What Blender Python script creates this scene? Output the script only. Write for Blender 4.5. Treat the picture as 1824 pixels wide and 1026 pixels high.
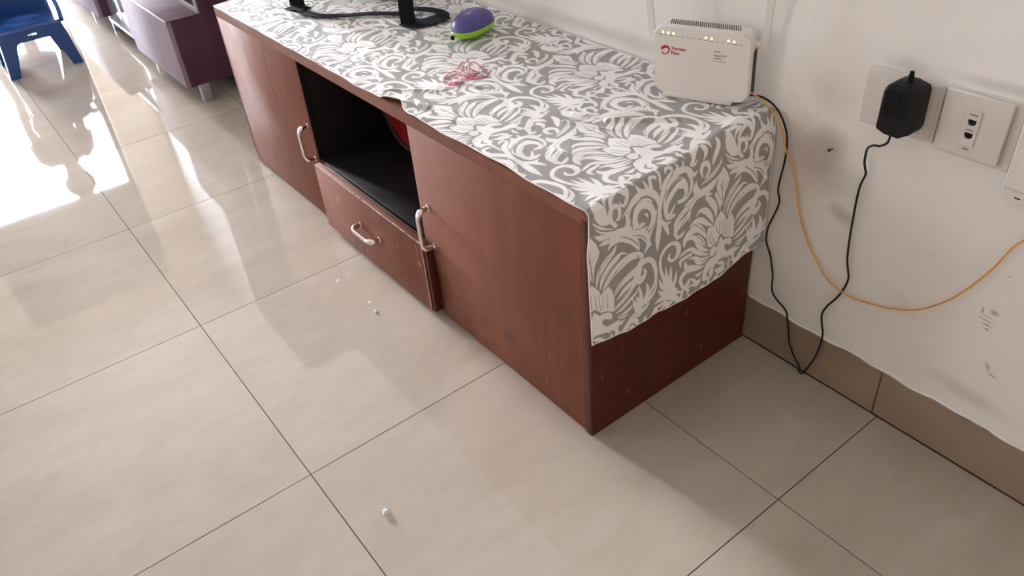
import bpy, bmesh, math, random, json
import numpy as np
from mathutils import Matrix, Vector, Euler
random.seed(7); rng=np.random.default_rng(7)
sc=bpy.context.scene
for o in list(bpy.data.objects): bpy.data.objects.remove(o)
col=sc.collection
# ---------------- camera, world, light, exposure ----------------
cam=bpy.data.objects.new('camera',bpy.data.cameras.new('camera')); col.objects.link(cam)
cam.location=(0.7756,-0.6869,1.1331); cam.rotation_euler=(0.9307,0.0751,0.9129)
cam.data.sensor_width=36; cam.data.lens=36*1396/1824; cam.data.clip_start=.02
sc.camera=cam
sc.view_settings.view_transform='Standard'; sc.view_settings.look='None'
sc.view_settings.exposure=1.22; sc.view_settings.gamma=1; sc.view_settings.use_curve_mapping=False
W=bpy.data.worlds.new('world'); sc.world=W; W.use_nodes=True
bg=W.node_tree.nodes['Background']; bg.inputs[0].default_value=(*(.80,.90,1.05),1); bg.inputs[1].default_value=31.0
def area(name,loc,rot,sx,sy,power,color=(1,1,1),portal=False):
    l=bpy.data.lights.new(name,'AREA'); l.shape='RECTANGLE'; l.size=sx; l.size_y=sy; l.energy=power; l.color=color
    if portal: l.cycles.is_portal=True
    o=bpy.data.objects.new(name,l); col.objects.link(o); o.location=loc; o.rotation_euler=rot; return o
DX=-5.8; DY0,DY1=-1.0,0.17; DZ=(1.79,2.26,2.36,2.75)
area('door_portal',(DX-.05,(DY0+DY1)/2,DZ[3]/2),(0,math.radians(-90),0),DZ[3],DY1-DY0,1,portal=True)
FW=(-3.6,-3.0,1.2,1.7)  # opening of the added front window, unseen, for cool fill
area('fill_window_portal',((FW[0]+FW[1])/2,-3.95,(FW[2]+FW[3])/2),(math.radians(90),0,0),FW[1]-FW[0],FW[3]-FW[2],1,portal=True)
sl=bpy.data.lights.new('hazy_sun','SUN'); sl.energy=4.9; sl.angle=math.radians(14); sl.color=(1,.985,.97)
so=bpy.data.objects.new('hazy_sun',sl); col.objects.link(so)
_el,_az=math.radians(13),math.radians(3.5)
so.rotation_euler=Vector((math.cos(_el)*math.cos(_az),math.cos(_el)*math.sin(_az),-math.sin(_el))).to_track_quat('-Z','Y').to_euler()
# ---------------- helpers ----------------
def tag(o,label=None,cat=None,group=None,kind=None):
    if label: o['label']=label
    if cat: o['category']=cat
    if group: o['group']=group
    if kind: o['kind']=kind
    return o
def empty(name,loc=(0,0,0),rz=0,**k):
    o=bpy.data.objects.new(name,None); col.objects.link(o); o.location=loc; o.rotation_euler=(0,0,rz); o.empty_display_size=.05
    return tag(o,**k)
def link(name,me,mat,parent=None,M=None,smooth=True,**k):
    o=bpy.data.objects.new(name,me); col.objects.link(o)
    if mat: 
        me.materials.clear(); me.materials.append(mat)
    if smooth:
        me.polygons.foreach_set('use_smooth',[True]*len(me.polygons))
        try: me.set_sharp_from_angle(angle=math.radians(38))
        except Exception: pass
    if M is not None: o.matrix_world=M
    if parent: o.parent=parent
    return tag(o,**k)
def bm_mesh(bm,name='m'):
    me=bpy.data.meshes.new(name); bmesh.ops.recalc_face_normals(bm,faces=bm.faces); bm.to_mesh(me); bm.free(); return me
def box_bm(bm,x0,x1,y0,y1,z0,z1,bev=0,seg=2):
    r=bmesh.ops.create_cube(bm,size=1)
    vs=r['verts']
    for v in vs:
        v.co=Vector((x0+(v.co.x+.5)*(x1-x0),y0+(v.co.y+.5)*(y1-y0),z0+(v.co.z+.5)*(z1-z0)))
    if bev>0:
        es=list({e for v in vs for e in v.link_edges})
        bmesh.ops.bevel(bm,geom=es,offset=bev,segments=seg,affect='EDGES',profile=.5)
def box(name,x0,x1,y0,y1,z0,z1,mat,parent=None,bev=0.0015,seg=2,M=None,**k):
    bm=bmesh.new(); box_bm(bm,x0,x1,y0,y1,z0,z1,bev,seg); return link(name,bm_mesh(bm,name),mat,parent,M,**k)
def smoothpath(P,n=8):
    P=np.asarray(P,float)
    if len(P)<3: return P
    Q=np.vstack([2*P[0]-P[1],P,2*P[-1]-P[-2]]); o=[]
    for i in range(len(P)-1):
        p0,p1,p2,p3=Q[i:i+4]
        for k in range(n):
            t=k/n; o.append(.5*((2*p1)+(-p0+p2)*t+(2*p0-5*p1+4*p2-p3)*t*t+(-p0+3*p1-3*p2+p3)*t**3))
    o.append(P[-1]); return np.array(o)
def tube_mesh(P,r,seg=8,squash=None,name='tube'):
    """P: (n,3) path, r: radius scalar/array; squash=(dir,factor) flattens the section"""
    P=np.asarray(P,float); n=len(P); r=np.broadcast_to(np.asarray(r,float),(n,))
    T=np.gradient(P,axis=0); T/=np.linalg.norm(T,axis=1)[:,None]+1e-12
    up=np.array([0,0,1.]) if abs(T[0][2])<.9 else np.array([1.,0,0])
    N=np.cross(T[0],up); N/=np.linalg.norm(N); V=[];F=[]
    for i in range(n):
        N=N-T[i]*(N@T[i]); N/=np.linalg.norm(N); B=np.cross(T[i],N)
        for k in range(seg):
            a=2*math.pi*k/seg; d=N*math.cos(a)+B*math.sin(a)
            if squash is not None:
                s=np.array(squash[0],float); d=d-s*(d@s)*(1-squash[1])
            V.append(P[i]+d*r[i])
    for i in range(n-1):
        for k in range(seg):
            a=i*seg+k;b=i*seg+(k+1)%seg; F.append((a,b,b+seg,a+seg))
    F.append(tuple(range(seg))[::-1]); F.append(tuple(range((n-1)*seg,n*seg)))
    me=bpy.data.meshes.new(name); me.from_pydata([tuple(v) for v in V],[],F); me.update(); return me
def plate_mesh(outline,holes,thick,name='plate',bev=0.0):
    """outline/holes in local XY, centred on z=0; filled 2D curve turned to mesh"""
    cu=bpy.data.curves.new(name,'CURVE'); cu.dimensions='2D'; cu.fill_mode='BOTH'; cu.extrude=thick/2-bev; cu.bevel_depth=bev; cu.bevel_resolution=1; cu.offset=-bev
    for pl in [outline]+list(holes):
        s=cu.splines.new('POLY'); s.points.add(len(pl)-1)
        for p,q in zip(s.points,pl): p.co=(q[0],q[1],0,1)
        s.use_cyclic_u=True
    o=bpy.data.objects.new('tmp',cu); col.objects.link(o); dg=bpy.context.evaluated_depsgraph_get()
    me=bpy.data.meshes.new_from_object(o.evaluated_get(dg)); bpy.data.objects.remove(o); me.name=name; return me
def rrect(x0,x1,y0,y1,r,n=6):
    o=[]
    for cx,cy,a0 in ((x1-r,y1-r,0),(x0+r,y1-r,90),(x0+r,y0+r,180),(x1-r,y0+r,270)):
        for k in range(n+1):
            a=math.radians(a0+90*k/n); o.append((cx+r*math.cos(a),cy+r*math.sin(a)))
    return o
def text_mesh(s,size,name='text'):
    cu=bpy.data.curves.new(name,'FONT'); cu.body=s; cu.size=size; cu.extrude=.00005; cu.offset=.00022; cu.resolution_u=3
    o=bpy.data.objects.new('tmp',cu); col.objects.link(o); dg=bpy.context.evaluated_depsgraph_get()
    me=bpy.data.meshes.new_from_object(o.evaluated_get(dg)); bpy.data.objects.remove(o); me.name=name; return me
def flat_stroke(P,name='mark',h=.0002):
    """P rows (x,y,width) local XY; tapered brush mark as a thin raised print"""
    P=smoothpath(P,6); T=np.gradient(P[:,:2],axis=0); T/=np.linalg.norm(T,axis=1)[:,None]+1e-9
    N=np.stack([-T[:,1],T[:,0]],1); L=P[:,:2]+N*P[:,2:3]/2; R=P[:,:2]-N*P[:,2:3]/2
    V=[(*p,h) for p in L]+[(*p,h) for p in R]; n=len(L); F=[(i,i+1,n+i+1,n+i) for i in range(n-1)]
    for end,c,t,s in ((0,P[0],-T[0],1),(n-1,P[-1],T[-1],-1)):
        base=len(V); w=c[2]/2
        for k in range(1,6):
            a=math.pi*k/6; nn=N[end]*s; V.append((c[0]+(nn[0]*math.cos(a)+t[0]*math.sin(a))*w, c[1]+(nn[1]*math.cos(a)+t[1]*math.sin(a))*w,h))
        ring=[end if s==1 else n+end]+list(range(base,base+5))+[n+end if s==1 else end]; F.append(tuple(ring))
    me=bpy.data.meshes.new(name); me.from_pydata(V,[],F); me.update()
    return me
def frame(O,X,Y,Z):
    return Matrix(((X[0],Y[0],Z[0],O[0]),(X[1],Y[1],Z[1],O[1]),(X[2],Y[2],Z[2],O[2]),(0,0,0,1)))
# ---------------- materials ----------------
def mat(name): 
    m=bpy.data.materials.new(name); m.use_nodes=True; nt=m.node_tree; b=nt.nodes['Principled BSDF']; return m,nt,b
def N_(nt,t,**k):
    n=nt.nodes.new(t)
    for a,b in k.items():
        if a in n.inputs.keys(): n.inputs[a].default_value=b
        else: setattr(n,a,b)
    return n
def ramp(nt,fac,stops):
    r=nt.nodes.new('ShaderNodeValToRGB'); el=r.color_ramp.elements
    while len(el)>1: el.remove(el[-1])
    el[0].position=stops[0][0]; el[0].color=(*stops[0][1],1) if hasattr(stops[0][1],'__len__') else (stops[0][1],)*3+(1,)
    for p,c in stops[1:]:
        e=el.new(p); e.color=(*c,1) if hasattr(c,'__len__') else (c,c,c,1)
    nt.links.new(fac,r.inputs[0]); return r.outputs[0]
def mixc(nt,f,a,b,mode='MIX'):
    m=nt.nodes.new('ShaderNodeMix'); m.data_type='RGBA'; m.blend_type=mode
    for i,x in ((0,f),(6,a),(7,b)):
        if hasattr(x,'links'): nt.links.new(x,m.inputs[i])
        else: m.inputs[i].default_value=x if i==0 else (*x,1)
    return m.outputs[2]
def coords(nt,kind='Object',scale=(1,1,1),loc=(0,0,0),rot=(0,0,0)):
    t=nt.nodes.new('ShaderNodeTexCoord') if kind!='World' else nt.nodes.new('ShaderNodeNewGeometry')
    m=nt.nodes.new('ShaderNodeMapping'); m.inputs['Scale'].default_value=scale; m.inputs['Location'].default_value=loc; m.inputs['Rotation'].default_value=rot
    nt.links.new(t.outputs['Position' if kind=='World' else kind],m.inputs[0]); return m.outputs[0]
def noise(nt,vec,scale,detail=3,rough=.5,dist=0):
    n=N_(nt,'ShaderNodeTexNoise'); n.inputs['Scale'].default_value=scale; n.inputs['Detail'].default_value=detail; n.inputs['Roughness'].default_value=rough; n.inputs['Distortion'].default_value=dist
    nt.links.new(vec,n.inputs['Vector']); return n.outputs[0]
def bump(nt,b,h,strength,dist=.001):
    n=nt.nodes.new('ShaderNodeBump'); n.inputs['Strength'].default_value=strength; n.inputs['Distance'].default_value=dist
    nt.links.new(h,n.inputs['Height']); nt.links.new(n.outputs[0],b.inputs['Normal'])
def plain(name,c,rough=.5,metal=0,spec=.5,var=.06,scale=40,bmp=0,coat=0,**k):
    m,nt,b=mat(name); v=coords(nt); n=noise(nt,v,scale)
    lo=tuple(x*(1-var) for x in c); hi=tuple(min(1,x*(1+var)) for x in c)
    nt.links.new(ramp(nt,n,[(.3,lo),(.7,hi)]),b.inputs['Base Color'])
    b.inputs['Roughness'].default_value=rough; b.inputs['Metallic'].default_value=metal; b.inputs['Specular IOR Level'].default_value=spec; b.inputs['Coat Weight'].default_value=coat; b.inputs['Coat Roughness'].default_value=.05
    if bmp: bump(nt,b,noise(nt,v,scale*8),bmp)
    return m
# --- floor tile
def m_tile():
    m,nt,b=mat('beige_glazed_tile'); v=coords(nt,'World'); oi=nt.nodes.new('ShaderNodeObjectInfo')
    add=nt.nodes.new('ShaderNodeVectorMath'); add.operation='MULTIPLY_ADD'; comb=nt.nodes.new('ShaderNodeCombineXYZ')
    for i in range(3): nt.links.new(oi.outputs['Random'],comb.inputs[i])
    nt.links.new(comb.outputs[0],add.inputs[0]); add.inputs[1].default_value=(9,5,7); nt.links.new(v,add.inputs[2])
    mp=nt.nodes.new('ShaderNodeMapping'); mp.inputs['Scale'].default_value=(2.2,.9,1); mp.inputs['Rotation'].default_value=(0,0,.5); nt.links.new(add.outputs[0],mp.inputs[0])
    n1=noise(nt,mp.outputs[0],2.2,4,.55,.5); n2=noise(nt,mp.outputs[0],9,5,.6,1.0)
    c=ramp(nt,n1,[(.3,TILE_A),(.5,TILE_B),(.72,TILE_C)])
    c=mixc(nt,.30,c,ramp(nt,n2,[(.35,TILE_A),(.7,TILE_C)]))
    nt.links.new(c,b.inputs['Base Color'])
    nt.links.new(ramp(nt,n2,[(.3,.30),(.7,.42)]),b.inputs['Roughness'])
    b.inputs['Specular IOR Level'].default_value=0; b.inputs['Coat Weight'].default_value=1; b.inputs['Coat Roughness'].default_value=.03; b.inputs['Coat IOR'].default_value=1.5
    return m
TILE_A=(.40,.34,.285); TILE_B=(.445,.385,.325); TILE_C=(.49,.43,.37)
M_tile=m_tile()
M_grout=plain('dark_grout',(.07,.055,.045),.9)
M_base=plain('brown_skirting_tile',(.30,.225,.165),.35,scale=6,var=.12)
M_ceil=plain('ceiling_paint',(.82,.78,.72),.9)
M_concrete=plain('balcony_concrete',(.42,.43,.46),.8)
# wall paint with smudges, stains and darker patches and strips (marks keep their place on the wall)
def m_wall(name,marks=True):
    m,nt,b=mat(name); v=coords(nt,'World'); g=N_(nt,'ShaderNodeSeparateXYZ'); nt.links.new(v,g.inputs[0])
    n=noise(nt,v,2.2,4,.6); n2=noise(nt,v,9,5,.65)
    c=ramp(nt,n,[(.3,(.81,.775,.735)),(.7,(.88,.86,.835))])
    def blob(x,z,sx,sz,rot=0,pw=1.0,soft=.0):
        mp=nt.nodes.new('ShaderNodeMapping'); mp.vector_type='TEXTURE'; mp.inputs['Location'].default_value=(x,0,z); mp.inputs['Scale'].default_value=(sx,99,sz); mp.inputs['Rotation'].default_value=(0,rot,0)
        nt.links.new(v,mp.inputs[0]); ln=N_(nt,'ShaderNodeVectorMath',operation='LENGTH'); nt.links.new(mp.outputs[0],ln.inputs[0])
        ad=N_(nt,'ShaderNodeMath',operation='MULTIPLY_ADD'); nt.links.new(n2,ad.inputs[0]); ad.inputs[1].default_value=.9; nt.links.new(ln.outputs['Value'],ad.inputs[2])
        mr=N_(nt,'ShaderNodeMapRange'); mr.interpolation_type='SMOOTHSTEP'; nt.links.new(ad.outputs[0],mr.inputs[0]); mr.inputs[1].default_value=1.5; mr.inputs[2].default_value=.5+soft; mr.inputs[3].default_value=0; mr.inputs[4].default_value=pw
        return mr.outputs[0]
    if marks:
        for (x,z,sx,sz,r,pw,colr) in ((.10,.46,.11,.085,.3,.85,(.50,.42,.385)),(.02,.40,.14,.20,0,.45,(.60,.50,.46)),(.12,.50,.05,.035,.6,.6,(.42,.36,.33)),(.165,.375,.035,.022,.3,.6,(.42,.37,.34)),(.10,.58,.06,.05,0,.4,(.52,.48,.45)),(.36,.665,.10,.012,0,.5,(.5,.45,.42)),(.22,.66,.05,.02,0,.4,(.45,.42,.4)),
            (.427,.318,.0035,.010,0,.9,(.33,.29,.27)),(.444,.322,.010,.007,.2,.8,(.33,.29,.27)),(.436,.303,.018,.0022,.15,.9,(.33,.29,.27)),(.440,.2955,.012,.003,.1,.9,(.33,.29,.27)),(.442,.288,.006,.003,.1,.9,(.33,.29,.27)),(.436,.310,.016,.0016,.12,.7,(.33,.29,.27)),
            (.462,.222,.005,.012,-.5,.8,(.38,.33,.30)),(.472,.210,.012,.003,.25,.8,(.38,.33,.30)),(.30,.26,.05,.03,.4,.18,(.5,.44,.41)),(-.5,.56,.6,.022,0,.45,(.5,.47,.45)),(.45,.15,.12,.025,.1,.35,(.45,.38,.32))):
            c=mixc(nt,blob(x,z,sx,sz,r,pw),c,colr)
        sp=noise(nt,v,60,2,.5); c=mixc(nt,ramp(nt,sp,[(.755,0.),(.79,.6)]),c,(.36,.28,.25))
    nt.links.new(c,b.inputs['Base Color']); b.inputs['Roughness'].default_value=.62; b.inputs['Specular IOR Level'].default_value=.3
    bump(nt,b,noise(nt,v,35,4),.25,.002)
    return m
M_wall=m_wall('smudged_offwhite_paint'); M_wall2=plain('warm_cream_paint',(.80,.665,.53),.8,scale=3,var=.03)
# --- wood laminate
def m_wood(name,c,dark,light,rough=.3,worn=1.0,spec=.5):
    m,nt,b=mat(name); v=coords(nt,'World',(1,1,.12)); n=noise(nt,v,26,5,.6,.4); w=coords(nt,'World'); n2=noise(nt,w,3.2,4,.6)
    cc=ramp(nt,n,[(.3,tuple(x*.82 for x in c)),(.7,tuple(x*1.12 for x in c))])
    cc=mixc(nt,ramp(nt,n2,[(.35,0.),(.75,.35)]),cc,tuple(x*.72 for x in c))
    st=noise(nt,coords(nt,'World',(1,1,.5)),11,4,.7,.5)
    sep=N_(nt,'ShaderNodeSeparateXYZ'); nt.links.new(w,sep.inputs[0])
    low=ramp(nt,sep.outputs[2],[(0.,1.),(.16,.6),(.3,.12)])
    mu=N_(nt,'ShaderNodeMath',operation='MULTIPLY'); nt.links.new(low,mu.inputs[0]); nt.links.new(ramp(nt,st,[(.57,0.),(.68,worn*.85)]),mu.inputs[1])
    cc=mixc(nt,mu.outputs[0],cc,dark)
    sc_=noise(nt,coords(nt,'World',(1,1,.30),rot=(0,.5,0)),95,2,.5)
    mu2=N_(nt,'ShaderNodeMath',operation='MULTIPLY'); nt.links.new(low,mu2.inputs[0]); nt.links.new(ramp(nt,sc_,[(.71,0.),(.735,worn*.8)]),mu2.inputs[1])
    cc=mixc(nt,mu2.outputs[0],cc,light)
    nt.links.new(cc,b.inputs['Base Color']); nt.links.new(ramp(nt,n2,[(.3,rough*.85),(.7,rough*1.25)]),b.inputs['Roughness'])
    b.inputs['Specular IOR Level'].default_value=spec
    bump(nt,b,n,.06,.001); return m
M_wood=m_wood('worn_redbrown_laminate',(.20,.056,.027),(.07,.035,.035),(.55,.34,.26),rough=.58,spec=.5)
M_woodend=m_wood('shaded_redbrown_laminate',(.075,.010,.004),(.05,.012,.008),(.45,.25,.18),rough=.4,spec=.35)  # darker copy of the front laminate: shade of the end put into colour
M_dark=m_wood('shade_dark_laminate',(.012,.009,.011),(.01,.01,.01),(.02,.02,.02),rough=.5,worn=0,spec=.2)  # near-black colour stands in for the shade inside the compartment
M_wood2=m_wood('haze_tinted_maroon_laminate',(.10,.045,.07),(.05,.02,.02),(.4,.3,.3),rough=.75,worn=.2,spec=.25)  # maroon pushed to purple: bluish haze put into the colour
M_wood3=m_wood('painted_haze_pale_laminate',(.24,.17,.235),(.05,.02,.02),(.4,.3,.3),rough=.78,worn=.1,spec=1.0)  # same unit's front, haze and pale sheen painted in as lilac
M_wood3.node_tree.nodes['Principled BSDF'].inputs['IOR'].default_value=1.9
M_edge=plain('pale_worn_edge',(.62,.47,.40),.5,scale=160,var=.35)
M_edge2=plain('lilac_grey_edge_band',(.45,.42,.46),.35)
M_chrome=plain('chrome',(.78,.78,.80),.16,metal=1,var=.02)
M_steel=plain('satin_steel',(.42,.42,.46),.5,metal=.6)
M_white=plain('offwhite_plastic',(.72,.68,.645),.42,var=.02,scale=300,bmp=.02)
M_router=plain('white_router_plastic',(.80,.765,.735),.45,var=.015,scale=500,bmp=.04)
M_black=plain('black_plastic',(.006,.006,.007),.5,var=.2,spec=.22)
M_blackcable=plain('black_cable_rubber',(.006,.006,.007),.5,spec=.35)
M_web=plain('black_webbing',(.008,.009,.014),.85,scale=400,bmp=.3,spec=.2)
M_fiber=plain('yellow_fibre_jacket',(.72,.34,.05),.4)
M_slot=plain('dark_vent_gap',(.05,.035,.03),.8)
M_red=plain('red_ink',(.45,.004,.03),.5,var=.03)
M_ink=plain('grey_ink',(.12,.115,.115),.6)
M_purple=plain('purple_shell',(.085,.07,.26),.42,bmp=.12,scale=60,var=.04)
M_green=plain('lime_green_shell',(.30,.62,.02),.35,var=.05)
M_silver=plain('silver_print',(.5,.48,.62),.4)
M_pink=plain('pink_cord',(.66,.05,.17),.5,var=.25,scale=120)
M_palepink=plain('pale_pink_bead',(.8,.5,.5),.4)
M_whitecord=plain('white_cord',(.8,.72,.72),.5)
M_blue=plain('blue_plastic',(.018,.075,.27),.22,var=.05,scale=5)
M_bluel=plain('light_blue_rim',(.05,.16,.5),.2)
M_tinred=plain('red_tin_paint',(.30,.012,.012),.4)
M_rim=plain('dark_tin_rim',(.04,.012,.012),.5)
M_mat=plain('mauve_rug_pile',(.22,.13,.18),.95,scale=300,bmp=.5)
M_lint=plain('white_fluff',(.85,.85,.86),.9)
M_leaf=plain('dark_leaf',(.03,.06,.03),.5)
M_pot=plain('clay_pot',(.12,.06,.04),.7)
def m_emit(name,c,s):
    m,nt,b=mat(name); b.inputs['Base Color'].default_value=(*c,1); b.inputs['Emission Color'].default_value=(*c,1); b.inputs['Emission Strength'].default_value=s; return m
M_led=m_emit('green_led',(.72,1,.18),2.2)
def m_glass(name,c=(.85,.9,.92),rough=.02):
    m,nt,b=mat(name); b.inputs['Base Color'].default_value=(*c,1); b.inputs['Roughness'].default_value=rough; b.inputs['Transmission Weight'].default_value=1; b.inputs['IOR'].default_value=1.45; return m
M_glass=plain('frosted_cabinet_glass',(.50,.53,.57),.12,var=.03,coat=.6)
def m_frost(name,c,f):
    m,nt,b=mat(name); t=N_(nt,'ShaderNodeBsdfTranslucent'); t.inputs[0].default_value=(*c,1)
    mx=N_(nt,'ShaderNodeMixShader'); mx.inputs[0].default_value=f; nt.links.new(b.outputs[0],mx.inputs[1]); nt.links.new(t.outputs[0],mx.inputs[2])
    b.inputs['Base Color'].default_value=(*c,1); b.inputs['Roughness'].default_value=.9; nt.links.new(mx.outputs[0],nt.nodes['Material Output'].inputs[0]); return m
M_frost=m_frost('frosted_transom_glass',(.02,.018,.017),.9)
M_blind=m_frost('haze_blue_blind_fabric',(.001,.005,.012),.9)  # blue chosen to imitate haze in the floor reflection
# --- brocade cloth
def m_cloth():
    m,nt,b=mat('grey_white_brocade'); a=N_(nt,'ShaderNodeAttribute'); a.attribute_name='pattern'
    v=coords(nt,'World'); sp=N_(nt,'ShaderNodeAttribute'); sp.attribute_name='weave'
    n=noise(nt,sp.outputs['Vector'],1.0,2,.6); nl=noise(nt,v,7,3)
    g=ramp(nt,n,[(.25,(.28,.265,.255)),(.75,(.41,.39,.38))]); w=ramp(nt,n,[(.3,(.84,.82,.81)),(.7,(.93,.915,.91))])
    c=mixc(nt,a.outputs['Fac'],g,w); nt.links.new(c,b.inputs['Base Color'])
    b.inputs['Roughness'].default_value=.7; b.inputs['Specular IOR Level'].default_value=.25; b.inputs['Sheen Weight'].default_value=.15
    h=N_(nt,'ShaderNodeMath',operation='MULTIPLY_ADD'); nt.links.new(n,h.inputs[0]); h.inputs[1].default_value=.35; nt.links.new(a.outputs['Fac'],h.inputs[2])
    bump(nt,b,h.outputs[0],.35,.0006); return m
M_cloth=m_cloth(); M_hem=plain('white_hem_stitch',(.82,.80,.79),.7,scale=200)

# ================= SETTING =================
WY,WA=.4467,-.015
wyaw=math.atan(WA)
def wall_y(x): return WY+WA*x
X0,X1,Y0,Y1,ZC=DX,2.2,-3.9,.62,2.95
fl=box('floor',X0-.02,X1,Y0,Y1,-.08,-.003,M_grout,bev=0,smooth=False,kind='structure')
gx,gy,S=-.2812,-.459,.6
g=.0010
tile_cache={}
def tile(x0,x1,y0,y1):
    key=(round(x1-x0,4),round(y1-y0,4))
    if key not in tile_cache:
        bm=bmesh.new(); box_bm(bm,0,x1-x0-2*g,0,y1-y0-2*g,-.008,0,0,1); tile_cache[key]=bm_mesh(bm,'tile')
    o=bpy.data.objects.new('tile',tile_cache[key]); col.objects.link(o); o.location=(x0+g,y0+g,0); o.parent=fl
    if not tile_cache[key].materials: tile_cache[key].materials.append(M_tile)
for i in range(-10,6):
    for j in range(-7,3):
        x0,x1=gx+i*S,gx+(i+1)*S; y0,y1=gy+j*S,gy+(j+1)*S
        x0=max(x0,X0);x1=min(x1,X1);y0=max(y0,Y0)
        if j==1: # last row is cut along the wall: tapered tile
            xa,xb=x0+g,x1-g; bm=bmesh.new()
            lo=[(xa,y0+g),(xb,y0+g),(xb,wall_y(xb)-.0075),(xa,wall_y(xa)-.0075)]
            vt=[bm.verts.new((x-xa,y-y0,0)) for x,y in lo]; vb=[bm.verts.new((x-xa,y-y0,-.008)) for x,y in lo]
            bm.faces.new(vt); 
            for k in range(4): bm.faces.new((vt[k],vb[k],vb[(k+1)%4],vt[(k+1)%4]))
            if xb-xa<.02: bm.free(); continue
            link('tile',bm_mesh(bm,'tile'),M_tile,fl,Matrix.Translation((xa,y0,0)),smooth=False); continue
        if j>1 or x1-x0<.02 or y1-y0<.02: continue
        tile(x0,x1,y0,y1)
# back wall: plane y = wall_y(x)
RW=Matrix.Translation((0,WY,0))@Matrix.Rotation(wyaw,4,'Z')
box('wall_back',-6.2,2.5,.0,.12,-.08,ZC,M_wall,bev=0,M=RW,smooth=False,kind='structure')
bb=empty('baseboard_back',kind='structure'); bb.matrix_world=RW
box('mortar_backing',-5.7,2.19,-.002,.0005,0,.098,M_grout,bb,bev=0)
xe=gx+S
for k in range(-11,4):
    a=xe+k*S-.012; b_=a+S
    if b_>2.2: b_=2.2
    if a<-5.78: a=-5.78
    if b_-a<.05: continue
    bm=bmesh.new(); n=14
    vs=[]
    for q in range(n+1):
        x=a+.0012+(b_-a-.0024)*q/n; zt=.1035+.0016*math.sin(x*23)+.0014*math.sin(x*61+1)
        vs.append([bm.verts.new((x,-.0045,0.001)),bm.verts.new((x,-.0045,zt-.001)),bm.verts.new((x,-.0035,zt)),bm.verts.new((x,.004,zt))])
    for q in range(n):
        for r in range(3): bm.faces.new((vs[q][r],vs[q+1][r],vs[q+1][r+1],vs[q][r+1]))
    bm.faces.new(vs[0]); bm.faces.new(vs[-1])
    link('tile',bm_mesh(bm,'tile'),M_base,bb,smooth=False)
# plaster lip over the skirting
lip=[(x,-.0022,.1068+.0018*math.sin(x*31)+.0018*math.sin(x*77+2)) for x in np.arange(0.0,1.6,.01)]
o=link('trim_1',tube_mesh(lip,.0034,6),M_wall,None,kind='structure'); o.matrix_world=RW
# left wall with door opening
wl=box('wall_left',X0-.15,X0,Y0,DY0,0,ZC,M_wall2,bev=0,smooth=False,kind='structure')
box('wall_left',X0-.15,X0,DY1,.70,0,ZC,M_wall2,bev=0,smooth=False,kind='structure')
box('wall_left',X0-.15,X0,DY0,DY1,DZ[3],ZC,M_wall2,bev=0,smooth=False,kind='structure')
dr=empty('door_1',(X0-.07,0,0),kind='structure')
M_frame=plain('dark_door_frame',(.10,.07,.06),.5)
for (a,b_,c,d) in ((DY1-.04,DY1,0,DZ[3]),(DY0,DY0+.04,0,DZ[3]),(DY0,DY1,DZ[3]-.04,DZ[3]),(DY0,DY1,DZ[1],DZ[2]),(-.71,-.65,DZ[1],DZ[3])):
    o=box('door_frame',-.03,.03,a,b_,c,d,M_frame,dr,bev=.002)
for (a,b_) in ((DY0+.04,-.71),(-.65,DY1-.04)):
    box('transom_pane',-.004,.004,a,b_,DZ[2],DZ[3]-.04,M_frost,dr,bev=0)
box('added_blind',-.006,-.003,DY0+.04,DY1-.04,DZ[0],DZ[1]+.01,M_blind,dr,bev=0)  # added blind, out of view, tints the floor reflection like haze
# balcony outside
box('balcony_floor',X0-2.2,X0-.15,-3.5,1.8,-.15,-.02,M_concrete,bev=0,smooth=False,kind='structure')
box('balcony_ceiling',X0-1.2,X0-.15,-3.5,1.8,2.95,3.1,M_concrete,bev=0,smooth=False,kind='structure')
# front wall (behind the photographer) with a window added for fill light, right wall, ceiling
for (a,b_,c,d) in ((X0-.15,FW[0],0,ZC),(FW[1],X1+.1,0,ZC),(FW[0],FW[1],0,FW[2]),(FW[0],FW[1],FW[3],ZC)):
    box('wall_front',a,b_,Y0-.12,Y0,c,d,M_wall2,bev=0,smooth=False,kind='structure')
box('wall_right',X1,X1+.1,Y0,.6,0,ZC,M_wall2,bev=0,smooth=False,kind='structure')
box('ceiling',X0-.15,X1+.1,Y0-.12,.7,ZC,ZC+.1,M_ceil,bev=0,smooth=False,kind='structure')
ww,wh=(FW[1]-FW[0])/2,FW[3]-FW[2]
wn=empty('fill_window',((FW[0]+FW[1])/2,Y0-.06,FW[2]),kind='structure')  # made-up window, out of view, lets in fill light
for (a,b_,c,d) in ((-ww,-ww+.05,0,wh),(ww-.05,ww,0,wh),(-.03,.03,0,wh),(-ww,ww,0,.05),(-ww,ww,wh-.05,wh)):
    box('fill_window_frame',a,b_,-.03,.03,c,d,M_frame,wn)

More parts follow.
